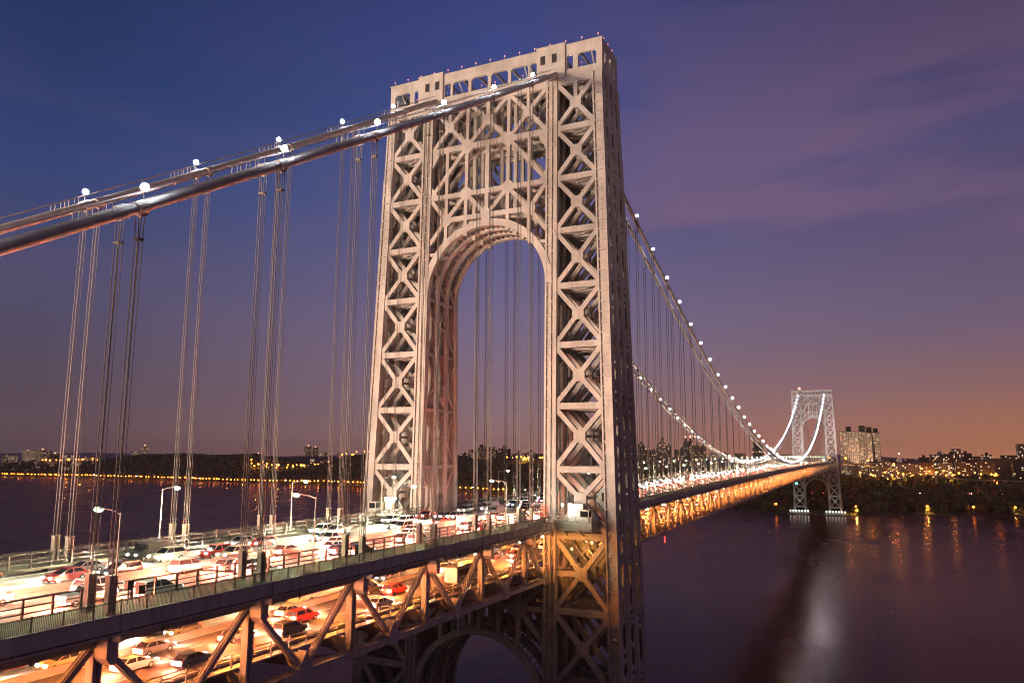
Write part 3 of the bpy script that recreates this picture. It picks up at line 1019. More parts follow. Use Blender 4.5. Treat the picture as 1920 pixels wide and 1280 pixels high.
# ================================================================== TRAFFIC
PAINTS = {n: mat('paint_' + n, c, .3, .0, .04, 1., spec=.6) for n, c in dict(white=(.75, .75, .74), silver=(.42, .43, .45), black=(.035, .035, .037), red=(.4, .025, .02),
          blue=(.05, .09, .2), grey=(.2, .2, .21), beige=(.45, .38, .28), yellow=(.75, .42, .03)).items()}
def cprism(mb, prof, hw, mi=0):
    mb.prism(prof, lambda p: (p[0], -hw(p[1]), p[1]), lambda p: (p[0], hw(p[1]), p[1]), mi)
SHAPES = {
    'sedan': dict(L=2.3, W=.91, body=[(-2.3, .38), (-2.28, .92), (-1.6, 1.0), (1.0, .96), (2.05, .80), (2.28, .62), (2.28, .34)],
                  cab=[(-1.85, .985), (-1.25, 1.40), (.05, 1.43), (1.05, .95)], roof=[(-1.28, 1.40), (-1.2, 1.455), (.0, 1.475), (.1, 1.42)]),
    'suv': dict(L=2.4, W=.98, body=[(-2.4, .45), (-2.38, 1.10), (-2.2, 1.14), (1.1, 1.1), (2.2, .98), (2.4, .75), (2.4, .4)],
                cab=[(-2.25, 1.13), (-2.0, 1.66), (.3, 1.70), (1.15, 1.09)], roof=[(-2.05, 1.66), (-1.95, 1.75), (.2, 1.77), (.36, 1.69)]),
    'van': dict(L=2.9, W=1.05, body=[(-2.9, .45), (-2.9, 2.2), (-2.75, 2.32), (1.0, 2.32), (1.35, 2.22), (1.6, 1.5), (2.7, 1.2), (2.9, .8), (2.9, .4)],
                cab=[(1.12, 1.5), (1.12, 2.12), (1.42, 2.12), (1.66, 1.5)], roof=[(-2.6, 2.32), (-2.5, 2.36), (.8, 2.36), (.9, 2.32)]),
    'pickup': dict(L=2.75, W=.98, body=[(-2.75, .5), (-2.75, 1.08), (-.6, 1.1), (1.4, 1.08), (2.6, .98), (2.75, .75), (2.75, .45)],
                cab=[(-.6, 1.09), (-.42, 1.66), (.7, 1.70), (1.45, 1.07)], roof=[(-.5, 1.66), (-.38, 1.75), (.6, 1.77), (.76, 1.69)]),
    'bus': dict(L=5.9, W=1.27, body=[(-5.9, .4), (-5.9, 2.9), (-5.7, 3.02), (5.7, 3.02), (5.9, 2.8), (5.95, .4)],
                cab=[(-5.6, 1.45), (-5.6, 2.45), (5.97, 2.45), (5.99, 1.45)], roof=[(-5.5, 3.02), (-5.3, 3.16), (5.2, 3.16), (5.4, 3.02)]),
    'truck': dict(L=4.6, W=1.25, body=[(-4.6, 1.0), (-4.6, 3.6), (2.2, 3.6), (2.2, 1.0)],
                  cab=[(2.6, 1.55), (2.6, 2.3), (3.5, 2.3), (3.75, 1.55)], roof=[(2.3, .5), (2.3, 2.6), (3.3, 2.6), (3.75, 1.56), (4.5, 1.4), (4.6, .5)]),
}
def car_meshes(kind, paint):
    sh = SHAPES[kind]
    L, Wd = sh['L'], sh['W']
    out = []
    b = MB(); cprism(b, sh['body'], lambda z: Wd if z < 1.0 or kind in ('van', 'truck', 'bus') else Wd * .97)
    b.box(-L + .3, L - .3, -Wd + .12, Wd - .12, .22, .36 if kind != 'truck' else .98)
    out.append(('body', b.mesh('body', PAINTS[paint])))
    c = MB()
    if kind in ('van', 'truck', 'bus'): cprism(c, sh['cab'], lambda z: Wd + .015)
    else: cprism(c, sh['cab'], lambda z: Wd - .04 - (z - .95) * .34)
    out.append(('cabin_glass', c.mesh('cabin_glass', GLASS)))
    r_ = MB()
    if kind in ('van', 'truck', 'bus'): cprism(r_, sh['roof'], lambda z: Wd - .05)
    else:
        cprism(r_, sh['roof'], lambda z: Wd - .17)
        (xr0, zr0), (xr1, zr1), (xr2, zr2), (xr3, zr3) = sh['cab']
        for sy in (-1, 1):
            wb, wt = sy * (Wd - .045), sy * (Wd - .04 - (zr1 - .95) * .34 + .012)
            r_.beam((xr0 - .02, wb, zr0), (xr1 - .02, wt, zr1 + .02), .12, .06, (0, 1, 0))
            r_.beam((xr3 + .02, wb, zr3), (xr2 + .02, wt, zr2 + .02), .08, .06, (0, 1, 0))
            r_.beam((-.35, wb, zr0), (-.35, wt, zr1 + .02), .09, .06, (0, 1, 0))
    out.append(('roof' if kind != 'truck' else 'driver_cab', r_.mesh('roof', PAINTS[paint if kind != 'truck' else 'white'])))
    hz = {'sedan': .66, 'suv': .82, 'van': .9, 'truck': .9, 'pickup': .86, 'bus': .8}[kind]
    hx = {'sedan': 2.19, 'suv': 2.33, 'van': 2.84, 'truck': 4.56, 'pickup': 2.7, 'bus': 5.9}[kind]
    for sy in (-1, 1):
        h = MB(); h.box(hx, L + .03, sy * (Wd - .24) - .2, sy * (Wd - .24) + .2, hz - .11, hz + .09)
        out.append(('headlight', h.mesh('headlight', HEAD)))
        h = MB(); h.box(-L - .025, -L + .1, sy * (Wd - .22) - .2, sy * (Wd - .22) + .2, hz + .06, hz + .26)
        out.append(('taillight', h.mesh('taillight', TAIL)))
        for x in (-L * .62, L * .62):
            w = MB(); r0 = .33 if kind not in ('truck', 'bus') else .48
            w.tube([(x, sy * (Wd - .22), r0), (x, sy * (Wd + .01), r0)], r0, 14, 0)
            w.tube([(x, sy * (Wd + .011), r0), (x, sy * (Wd + .02), r0)], r0 * .58, 10, 1)
            out.append(('wheel', w.mesh('wheel', [RUBBER, GALV])))
    return out
CARLIB = {}
def car_lib(kind, paint):
    if (kind, paint) not in CARLIB: CARLIB[kind, paint] = car_meshes(kind, paint)
    return CARLIB[kind, paint]
def joined(kind, paint):
    key = ('j', kind, paint)
    if key not in CARLIB:
        mb, mats = MB(), []
        for nm, me in car_lib(kind, paint):
            base = []
            for mt in me.materials:
                if mt not in mats: mats.append(mt)
                base.append(mats.index(mt))
            o = len(mb.v)
            mb.v += [tuple(v.co) for v in me.vertices]
            for pgn in me.polygons:
                mb.f.append(tuple(o + i for i in pgn.vertices))
                mb.m.append(base[pgn.material_index])
        CARLIB[key] = mb.mesh('car', mats)
    return CARLIB[key]
rc = random.Random(5)
LANENAME = ['median', 'second', 'third', 'kerb']
def pick():
    k = rc.choices(['sedan', 'suv', 'van', 'truck', 'pickup', 'bus'], [.50, .30, .06, .02, .10, .02])[0]
    p = rc.choices(list(PAINTS), [.20, .22, .16, .12, .08, .18, .04, .0])[0]
    if k in ('truck', 'bus'): p = rc.choice(['white', 'silver'])
    return k, p
bulk = MB()
def bulk_car(x, y, z, dr, kind='sedan'):
    L, Wd, H = (2.3, .9, 1.4) if kind != 'truck' else (4.5, 1.2, 3.4)
    bulk.box(x - L, x + L, y - Wd, y + Wd, z + .3, z + .9, 0)
    bulk.box(x - L * .7, x + L * .4, y - Wd * .85, y + Wd * .85, z + .9, z + H, 1)
    for sy in (-1, 1):
        xh, xt = x + dr * (L + .02), x - dr * (L + .02)
        bulk.box(xh - .03, xh + .03, y + sy * .65 - .24, y + sy * .65 + .24, z + .5, z + .78, 2)
        bulk.box(xt - .03, xt + .03, y + sy * .65 - .24, y + sy * .65 + .24, z + .72, z + .98, 3)
count = {}
for lvl, zz, lanes in ((0, ZR, LANES), (1, ZL, [2.1, 6.1, 10.1])):
    for s in (-1, 1):
        dr = 1 if s < 0 else -1
        for li, ly in enumerate(lanes):
            x = -142 + rc.uniform(0, 7)
            while x < 1150:
                kind, paint = pick()
                L = SHAPES[kind]['L']
                x += L
                y = s * ly + rc.uniform(-.18, .18)
                z = zz + .015 + zcam(x)
                if x < (60 if lvl == 0 else 0):
                    what = {'sedan': 'sedan', 'suv': 'estate car', 'van': 'van', 'truck': 'box truck', 'pickup': 'pickup', 'bus': 'bus'}[kind]
                    lane_items = count.setdefault((lvl, s, li, x < 0), [])
                    nm = kind if kind in ('truck', 'van', 'pickup', 'bus') else 'car'
                    if x < 0:
                        t = thing(nm, '', nm, (x, y, z), 0 if dr > 0 else math.pi, 'vehicles crossing the bridge')
                        for pn, me in car_lib(kind, paint): link(pn, me, t)
                        if dr < 0: lamp_light('beam', (L + .25, 0, .75), 'SPOT', 30000, (1, .80, .52), .25, None, 96, .8, parent=t).rotation_euler = (0, R(-72), 0)
                        elif kind in ('sedan', 'suv', 'pickup'): lamp_light('beam', (-L - .6, 0, .8), 'POINT', 6500 if lvl == 0 else 2400, (1, .19, .10), .2, parent=t)
                        if dr > 0: lamp_light('beam', (L + .25, 0, .75), 'SPOT', 3800, (1, .42, .25), .25, None, 110, .8, parent=t).rotation_euler = (0, R(-72), 0)
                    else:
                        t = link(nm, joined(kind, paint), None, (x, y, z), 0 if dr > 0 else math.pi)
                        tag(t, '', nm, 'vehicles crossing the bridge')
                    lane_items.append((t, paint + ' ' + what))
                else:
                    bulk_car(x, y, z, dr, kind)
                x += L + (rc.uniform(7., 20.) if x < 60 else rc.uniform(4, 11))
tag(bulk.build('distant_traffic', [PAINTS['silver'], GLASS, HEAD, TAIL]), 'dense stream of lit vehicles filling the far part of the bridge', 'traffic', kind='stuff')

TRAF = bpy.data.objects['distant_traffic']
for lvl, zz in ((0, ZR), (1, ZL)):
    for k in range(34):
        x = 75 + k * 28.
        lamp_light('beam', (x, 6.7, zz + 1.9 + zcam(x)), 'POINT', 17000, (1, .86, .60) if lvl == 0 else (1, .5, .16), .4, parent=TRAF)
        lamp_light('beam', (x + 14, -6.7, zz + 1.9 + zcam(x)), 'POINT', 7000, (1, .24, .10), .4, parent=TRAF)
for (lvl, s, li, before), items in count.items():
    if before: items = items[::-1]
    for j, (t, what) in enumerate(items):
        t['label'] = '%s, %s %s the tower in the %s lane, %s deck, %s toward us' % (
            what, nth(j + 1), 'before' if before else 'beyond', 'kerb' if lvl and li == 2 else LANENAME[li], 'lower' if lvl else 'upper', 'taillights' if s < 0 else 'headlights')

# ================================================================== FOOTWAY PLATFORM AROUND THE TOWER, BOOTH, SIGNS
for s, nm in ((-1, 'near'), (1, 'far')):
    t = thing('tower_platform', 'steel walkway platform with mesh railing wrapped round the %s leg of the big tower' % nm, 'platform', (-9.4, s * 22.6, 75.6), 0, 'walkway platforms at the big tower')
    def yy(a, b): return sorted((s * a - s * 22.6, s * b - s * 22.6))
    p = MB(); a, b = yy(17.8, 27.4); p.box(-3.4, .9, a, b, -.35, 0); p.build('floor_plate', CONCRETE, t)
    p = MB(); p.box(-3.6, -3.41, a, b, -1.55, .12); c, d_ = yy(27.41, 27.6); p.box(-3.6, 1., c, d_, -1.55, .12)
    for q in range(5): p.box(-3.4, .9, a + .5 + q * 2.1, a + .7 + q * 2.1, -1.3, -.36)
    p.build('edge_girder', GALV, t)
    p = MB()
    for q in range(7):
        y0 = a + (b - a) * q / 6
        p.box(-3.55, -3.45, y0 - .04, y0 + .04, .12, 1.3)
    p.box(-3.54, -3.46, a, b, 1.2, 1.28); p.box(-3.53, -3.47, a, b, .65, .69)
    for q in range(60):
        y0 = a + (b - a) * q / 60
        p.box(-3.51, -3.49, y0 - .012, y0 + .012, .12, 1.2)
    p.build('railing', GALV, t)
    p = MB()
    for y0 in (a + 3, b - 3):
        p.beam((-3.2, y0, -1.5), (.8, y0, -3.0), .25, .25); 
    p.build('strut', GALV, t)
    # guard booth
    bt = thing('guard_booth', 'small glazed guard booth on the platform at the %s leg of the big tower' % nm, 'booth', (-11.6, s * 25.9, 75.6), 0, 'guard booths at the big tower')
    p = MB(); p.box(-.95, .95, -.95, .95, 0, 1.1)
    for u in (-.9, .9):
        for v in (-.9, .9): p.box(u - .06, u + .06, v - .06, v + .06, 1.1, 2.4)
    p.build('wall', WHITE, bt)
    p = MB(); p.box(-.86, .86, -.86, .86, 1.1, 2.38); p.build('window', GLASS, bt)
    p = MB(); p.box(-1.1, 1.1, -1.1, 1.1, 2.4, 2.6); p.build('roof', GALV, bt)
    # work screen lit by the floodlight
    p = MB(); a, b = sorted((s * 21.4, s * 24.6)); p.box(-9.75, -9.68, a, b, 75.65, 79.2)
    tag(p.build('work_screen', WHITE), 'white sheet screen glowing under the lamps at the foot of the %s leg' % nm, 'screen')
    # worklight standing on the platform
    wl = thing('worklight', 'white worklight shining on the screen at the %s leg of the big tower' % nm, 'worklight', (-11.0, s * 20.6, 75.6), 0, 'worklights at the big tower')
    p = MB(); p.tube([(0, 0, 0), (0, 0, 3.2)], .06, 6); p.box(-.35, .35, -.35, .35, 0, .1); p.build('stand', GALV, wl)
    p = MB(); p.box(-.25, .25, -.14, .14, 3.2, 3.6); p.build('lamp_housing', FLOODW, wl)
    lamp_light('worklight_glow', (.2, s * .6, 3.3), 'POINT', 520, (.9, 1, .8), .2, parent=wl)
    wl = thing('worklight', 'bare bulb worklight hanging inside the %s leg of the big tower above the footway' % nm, 'worklight', (-1.5, s * 24.5, 82.2), 0, 'worklights at the big tower')
    p = MB(); p.tube([(0, 0, .35), (0, 0, 3.4)], .03, 5); p.build('cord', DARK, wl)
    p = MB(); p.ball((0, 0, 0), .33, 8, 6); p.build('bulb', FLOODW, wl)
    lamp_light('worklight_glow', (0, 0, -.6), 'POINT', 600, (.9, 1, .8), .3, parent=wl)
    wl = thing('worklight', 'orange worklight inside the %s leg of the big tower below the deck' % nm, 'worklight', (1.5, s * 22.5, 70.2), 0, 'worklights at the big tower')
    p = MB(); p.tube([(0, 0, .3), (0, 0, 1.6)], .03, 5); p.build('cord', DARK, wl)
    p = MB(); p.ball((0, 0, 0), .28, 8, 6); p.build('bulb', SODIUM, wl)
    lamp_light('worklight_glow', (0, 0, -.6), 'POINT', 1500, (1, .42, .08), .3, parent=wl)
    wl = thing('worklight', 'orange worklight on the platform edge before the %s leg under the deck' % nm, 'worklight', (-12.0, s * 23.0, 70.4), 0, 'worklights at the big tower')
    p = MB(); p.tube([(0, 0, .3), (0, 0, 4.84)], .03, 5); p.build('cord', DARK, wl)
    p = MB(); p.ball((0, 0, 0), .22, 8, 6); p.build('bulb', SODIUM, wl)
    lamp_light('worklight_glow', (-.4, 0, -.6), 'POINT', 1600, (1, .45, .10), .3, parent=wl)
    # stair inside the leg below the deck
    st = MB()
    for fl in range(4):
        z1 = 73.0 - fl * 3.2
        sg = 1 if fl % 2 else -1
        p0, p1 = Vector((-4.5, s * 22 - sg * 2.2, z1)), Vector((-4.5, s * 22 + sg * 2.2, z1 - 3.2))
        for dx in (-.5, .5):
            st.beam(p0 + Vector((dx, 0, 0)), p1 + Vector((dx, 0, 0)), .08, .28)
            st.beam(p0 + Vector((dx, 0, 1.05)), p1 + Vector((dx, 0, 1.05)), .06, .06)
        for q in range(12):
            c = p0.lerp(p1, (q + .5) / 12)
            st.box(c.x - .5, c.x + .5, c.y - .14, c.y + .14, c.z - .03, c.z + .03)
        st.box(-5.2, -3.8, p1.y - .9, p1.y + .9, p1.z - .1, p1.z)
        for dx in (-.65, .65):
            st.box(p1.x + dx - .03, p1.x + dx + .03, p1.y - .9, p1.y + .9, p1.z + 1.0, p1.z + 1.06)
            for v in (-.85, 0, .85): st.box(p1.x + dx - .03, p1.x + dx + .03, p1.y + v - .03, p1.y + v + .03, p1.z, p1.z + 1.)
    st.build('stair', GALV, t, (9.4, -s * 22.6, -75.6))
# orange mesh barrier where the near footway turns round the leg
t = thing('mesh_barrier', 'orange mesh barrier beside the near leg of the big tower at the road edge', 'barrier', (-11.8, -17.0, 75.6))
p = MB()
for y in (-.7, 0, .7): p.box(-.05, .05, y - .05, y + .05, 0, 3.2)
for z in (.1, 1.1, 2.1, 3.1): p.box(-.04, .04, -.75, .75, z - .05, z + .05)
p.build('frame', ORANGE, t)
p = MB()
for k in range(14): p.box(-.015, .015, -.7 + k * .1, -.69 + k * .1, .1, 3.1)
for k in range(24): p.box(-.012, .012, -.7, .7, .15 + k * .125, .16 + k * .125)
p.build('mesh_panel', ORANGE, t)

# speed-limit sign on a truss post of the lower deck
t = thing('speed_sign', 'white speed limit sign reading 45 fixed to a truss post of the lower deck', 'road sign', (-56.6, -16.75, 68.6))
p = MB(); p.box(-.46, .46, -.03, .0, 0, 1.25); p.build('plate', WHITE, t)
p = MB(); p.box(-.43, .43, -.034, -.031, .03, .05); p.box(-.43, .43, -.034, -.031, 1.2, 1.22); p.box(-.43, -.41, -.034, -.031, .05, 1.2); p.box(.41, .43, -.034, -.031, .05, 1.2)
p.build('border', DARK, t)
def text(body, size, loc, parent, name, rot=(math.pi / 2, 0, 0), mt=None):
    cu_ = bpy.data.curves.new(name, 'FONT')
    cu_.body = body
    cu_.size = size
    cu_.align_x = 'CENTER'
    cu_.extrude = .002
    tmp = bpy.data.objects.new(name, cu_)
    COL.objects.link(tmp)
    dg = bpy.context.evaluated_depsgraph_get()
    me = bpy.data.meshes.new_from_object(tmp.evaluated_get(dg))
    bpy.data.objects.remove(tmp)
    me.materials.clear()
    me.materials.append(mt or DARK)
    o = bpy.data.objects.new(name, me)
    COL.objects.link(o)
    o.parent = parent
    o.location = loc
    o.rotation_euler = rot
    return o
text('SPEED', .22, (0, -.035, .96), t, 'lettering')
text('LIMIT', .22, (0, -.035, .76), t, 'lettering')
text('45', .72, (0, -.035, .14), t, 'lettering')
t = thing('road_sign', 'small green and white sign plate fixed high on a truss post nearer the tower', 'road sign', (-38.3, -16.75, 69.6))
p = MB(); p.box(-.42, .42, -.03, 0, 0, .9); p.build('plate', mat('sign_green', (.10, .33, .24), .5), t)
p = MB(); p.box(-.38, .38, -.034, -.031, .3, .6); p.build('band', WHITE, t)
# cabinets by the first lamp of the near footway
t = thing('control_cabinet', 'dark control cabinets beside the foot of the leftmost near street lamp', 'cabinet', (-108.4, -16.0, 75.6))
p = MB(); p.box(-.3, .3, -.25, .25, 1.3, 2.2); p.tube([(0, 0, 0), (0, 0, 1.3)], .06, 6); p.build('upper_box', RAIL, t)
p = MB(); p.box(.9, 1.6, -.25, .25, .75, 1.55); p.tube([(1.25, 0, 0), (1.25, 0, .75)], .06, 6); p.build('lower_box', RAIL, t)
# navigation lights under the main span
for x, mt, lab, c in ((90, REDGLOW, 'red navigation light hanging below the truss just past the big tower', (1, .1, .08)), (560, GREENGLOW, 'green navigation light hanging under the middle of the main span', (.1, 1, .5))):
    t = thing('navigation_light', lab, 'navigation light', (x, -16.2, 63.1 + zcam(x)))
    p = MB(); p.tube([(0, 0, 0), (0, 0, -.9)], .05, 6); p.build('bracket', GALV, t)
    p = MB(); p.tube([(0, 0, -.9), (0, 0, -2.9 if x < 100 else -2.4)], .22 if x < 100 else .8, 8); p.build('lantern', mt, t)

# floodlights at the foot of the distant tower
f0 = thing('floodlight', '', 'floodlight')
p = MB(); p.tube([(0, 0, 0), (0, 0, 1.2)], .12, 6); p.box(-.5, .5, -.3, .3, 0, .1); p.build('bracket', GALV, f0)
p = MB(); p.ball((0, 0, 1.9), .75, 8, 6); p.build('lamp', FLOODW, f0)
first = True
for s in (-1, 1):
    for k in range(7):
        o = f0 if first else copy_tree(f0)
        first = False
        o.location = (1050.5, s * 12.5 + s * k * 4.1, 3.6)
        tag(o, '%s floodlight from the middle at the foot of the distant tower, %s leg' % (nth(k + 1), 'near' if s < 0 else 'far'), 'floodlight', 'floodlights at the foot of the distant tower')
    lamp_light('foot_floodlight', (1046, s * 24, 9), 'SPOT', 12000, (.92, 1, .80), .6, (1062, s * 24, 44), 58, .7)

# ================================================================== WATER AND LAND
def water_mat():
    M = bpy.data.materials.new('river_water')
    M.use_nodes = True
    t = M.node_tree
    t.nodes.remove(t.nodes['Principled BSDF'])
    dif = N(t, 'ShaderNodeBsdfDiffuse')
    dif.inputs[0].default_value = (.062, .024, .012, 1)
    gl = N(t, 'ShaderNodeBsdfGlossy')
    gl.inputs['Color'].default_value = (.92, .74, .70, 1)
    fr_ = N(t, 'ShaderNodeFresnel')
    fr_.inputs['IOR'].default_value = 1.175
    mx = N(t, 'ShaderNodeMixShader')
    t.links.new(maths(t, 'MINIMUM', fr_.outputs[0], .29), mx.inputs[0]); t.links.new(dif.outputs[0], mx.inputs[1]); t.links.new(gl.outputs[0], mx.inputs[2])
    t.links.new(mx.outputs[0], t.nodes['Material Output'].inputs[0])
    co = N(t, 'ShaderNodeTexCoord')
    m1 = N(t, 'ShaderNodeMapping'); m1.inputs['Scale'].default_value = (.010, .035, 1); m1.inputs['Rotation'].default_value = (0, 0, R(62))
    t.links.new(co.outputs['Object'], m1.inputs[0])
    n1 = N(t, 'ShaderNodeTexNoise'); n1.inputs['Scale'].default_value = 1.; n1.inputs['Detail'].default_value = 4
    t.links.new(m1.outputs[0], n1.inputs['Vector'])
    rg = ramp(t, [(.3, (.16, .16, .16, 1)), (.7, (.30, .30, .30, 1))], n1.outputs[0])
    t.links.new(rg.outputs[0], gl.inputs['Roughness'])
    m2 = N(t, 'ShaderNodeMapping'); m2.inputs['Scale'].default_value = (.12, .2, 1)
    t.links.new(co.outputs['Object'], m2.inputs[0])
    n2 = N(t, 'ShaderNodeTexNoise'); n2.inputs['Scale'].default_value = 1.; n2.inputs['Detail'].default_value = 3
    t.links.new(m2.outputs[0], n2.inputs['Vector'])
    bp = N(t, 'ShaderNodeBump'); bp.inputs['Strength'].default_value = .03; bp.inputs['Distance'].default_value = .5
    t.links.new(n2.outputs[0], bp.inputs['Height'])
    return M
mb = MB()
mb.add([(-3000, -6000, 0), (7500, -6000, 0), (7500, 9000, 0), (-3000, 9000, 0)], [(0, 1, 2, 3)])
tag(mb.build('river_water', water_mat()), kind='structure')

def interp(tab, v):
    if v <= tab[0][0]: return tab[0][1]
    for (a, p), (b, q) in zip(tab, tab[1:]):
        if v <= b: return p + (q - p) * (v - a) / (b - a)
    return tab[-1][1]
SHORE = [(-3000, 1700), (-900, 1330), (-260, 1168), (-118, 1112), (-60, 1048), (50, 1046), (110, 1110), (400, 1230), (700, 1320), (1129, 1432), (1750, 1461), (2600, 1440), (3400, 1420), (6000, 1500)]
HILL = [(-1500, 46), (-400, 46), (0, 46), (300, 50), (600, 52), (900, 56), (1180, 74), (1270, 72), (1350, 52), (1430, 30), (1520, 22), (1620, 26), (1720, 48), (1820, 66), (2000, 58), (2130, 66), (2230, 64), (2340, 48), (2450, 34), (3000, 30), (6000, 36)]
PROF = [(0, -.02), (3, .02), (10, .06), (26, .10), (60, .17), (110, .5), (170, .90), (200, .94), (330, 1.0), (700, 1.05), (1200, .9), (3500, .9)]
rt = random.Random(3)
def hash2(a, b):
    v = math.sin(a * 12.9898 + b * 78.233) * 43758.5453
    return v - math.floor(v)
def vnoise(x, y):
    xi, yi_ = math.floor(x), math.floor(y)
    fx_, fy_ = x - xi, y - yi_
    fx_, fy_ = fx_ * fx_ * (3 - 2 * fx_), fy_ * fy_ * (3 - 2 * fy_)
    a = hash2(xi, yi_) * (1 - fx_) + hash2(xi + 1, yi_) * fx_
    b = hash2(xi, yi_ + 1) * (1 - fx_) + hash2(xi + 1, yi_ + 1) * fx_
    return a * (1 - fy_) + b * fy_
def ground(x, y):
    tt = x - interp(SHORE, y)
    p = interp(PROF, tt)
    h = p * interp(HILL, y)
    if tt > 60: h += (vnoise(x / 90., y / 90.) - .5) * 7 * min(1, (tt - 60) / 60.)
    return h
GRASS = mat('dark_soil', (.045, .05, .022), .95, 0, .4, .05, 0, .0)
TS = [-4, 0, 2, 6, 12, 22, 30, 45, 60, 80, 100, 125, 150, 170, 190, 215, 250, 300, 370, 450, 560, 700, 900, 1200, 1600, 2200, 3200]
YS = []
y = -3000
while y < 6000:
    YS.append(y)
    y += 14 if -420 < y < 420 else (40 if y < 3200 else 150)
mb = MB()
vs = []
for y in YS:
    for tt in TS:
        x = interp(SHORE, y) + tt
        vs.append((x, y, ground(x, y) if tt >= 0 else -3.))
n = len(TS)
mb.add(vs, [(i * n + j, (i + 1) * n + j, (i + 1) * n + j + 1, i * n + j + 1) for i in range(len(YS) - 1) for j in range(n - 1)])
mb.f = [f[::-1] for f in mb.f]
tag(mb.build('far_shore_terrain', GRASS, smooth=True), kind='structure')
# riprap along the near shore of the distant tower
ROCK = mat('shore_rock', (.12, .11, .095), .9, 0, .4, .6)
mb = MB()
for k in range(1500):
    y = rt.uniform(-420, 420)
    x = interp(SHORE, y) + rt.uniform(-2.5, 4)
    r0 = rt.uniform(.5, 1.3)
    b0 = len(mb.v)
    mb.ball((x, y, rt.uniform(-.3, .9)), r0, 5, 4, sz=.7)
    for q in range(b0, len(mb.v)):
        v = mb.v[q]; mb.v[q] = tuple(c + rt.uniform(-.25, .25) * r0 for c in v)
tag(mb.build('shore_rocks', ROCK), 'band of dark boulders along the water below the distant tower', 'rocks', kind='stuff')
# cliff of the near bank, under and behind the viewpoint
mb = MB()
pts = []
cx = [-900, -500, -300, -205, -186, -176, -166]
for i, x in enumerate(cx):
    for j in range(25):
        y = -900 + j * 75
        z = 62 if abs(y) < 60 and x > -320 else 84
        z += (vnoise(x / 40., y / 40.) - .5) * 5
        if i == len(cx) - 1: z = -3
        elif i == len(cx) - 2: z = 30 + vnoise(i, y / 30.) * 10
        pts.append((x - (14 if -60 < y < 60 else 0) * (i > 2), y, z))
mb.add(pts, [(i * 25 + j, (i + 1) * 25 + j, (i + 1) * 25 + j + 1, i * 25 + j + 1) for i in range(len(cx) - 1) for j in range(24)])
mb.f = [f[::-1] for f in mb.f]
tag(mb.build('near_bank_cliff_terrain', ROCK), kind='structure')
# distant ridges beyond
mb = MB()
for (dist, h0, amp, a0, a1) in ((4700, 60, 44, 24, 75), (5600, 62, 40, -15, 70)):
    pr_, nn = [], 90
    for k in range(nn + 1):
        a = R(a0 + (a1 - a0) * k / nn)
        hh = h0 + amp * (vnoise(k / 6., dist) - .5)
        x, y = CAM.x + dist * math.cos(a), CAM.y + dist * math.sin(a)
        for (f_, z) in ((0, -5), (.04, hh * .7), (.09, hh), (.2, hh * .8), (.3, -5)):
            pr_.append((x + math.cos(a) * dist * f_, y + math.sin(a) * dist * f_, z))
    mb.add(pr_, [(5 * k + j, 5 * k + j + 1, 5 * k + 5 + j + 1, 5 * k + 5 + j) for k in range(nn) for j in range(4)])
tag(mb.build('distant_hills', mat('distant_hill', (.34, .26, .30), .95)), kind='structure')  # pale mauve base colour paints distance haze onto the hills

# ------------------------------------------------------------------ trees
LEAF = [mat('leaves_%s' % n, c, .85, 0, .35, .25) for n, c in (('green', (.075, .095, .028)), ('olive', (.115, .095, .03)), ('rust', (.15, .07, .025)), ('dark', (.05, .062, .024)))]
BARK = mat('bark', (.06, .045, .03), .9)
def leafcluster(mb, c, r, n, size, rnd, mi):
    for _ in range(n):
        while True:
            p = Vector((rnd.uniform(-1, 1), rnd.uniform(-1, 1), rnd.uniform(-1, 1)))
            if .25 < p.length < 1: break
        p = Vector(c) + Vector((p.x * r, p.y * r, p.z * r * .8))
        a = Vector((rnd.gauss(0, 1), rnd.gauss(0, 1), rnd.gauss(0, 1))).normalized()
        b = a.orthogonal().normalized()
        cc = a.cross(b)
        s_ = size * rnd.uniform(.6, 1.3)
        mb.add([p + b * s_, p + cc * s_ * .7, p - b * s_, p - cc * s_ * .7], [(0, 1, 2, 3)], mi)
TREES = []
for v in range(7):
    rnd = random.Random(100 + v)
    H = rnd.uniform(9, 14)
    tr = MB()
    tr.tube([(0, 0, -1), (.1, 0, H * .3), (rnd.uniform(-.4, .4), rnd.uniform(-.4, .4), H * .62)], [.35, .27, .12], 6)
    cr_ = MB()
    for k in range(rnd.randint(9, 13)):
        a = rnd.uniform(0, 6.28)
        rr = rnd.uniform(.3, 1) * H * .27
        c = (rr * math.cos(a), rr * math.sin(a), H * rnd.uniform(.42, .9))
        tr.tube([(0, 0, H * .35), (c[0] * .8, c[1] * .8, c[2] - .4)], [.14, .05], 5)
        leafcluster(cr_, c, H * rnd.uniform(.14, .22), 26, .62, rnd, 0)
    TREES.append((tr.mesh('trunk', BARK), [None] * 4, cr_, H))
def tree_mesh(v, c):
    tr, lst, cr_, H = TREES[v]
    if lst[c] is None: lst[c] = cr_.mesh('crown', LEAF[c])
    return tr, lst[c], H
def place_tree(x, y, v, c, sc, label, group):
    tr, cm, H = tree_mesh(v, c)
    t = thing('tree', label, 'tree', (x, y, ground(x, y) - .2), rt.uniform(0, 6.28), group)
    t.scale = (sc, sc, sc * rt.uniform(.85, 1.15))
    link('trunk', tr, t)
    link('crown', cm, t)
    return t
NAMES = ['green', 'olive', 'russet', 'dark']
np_ = 0
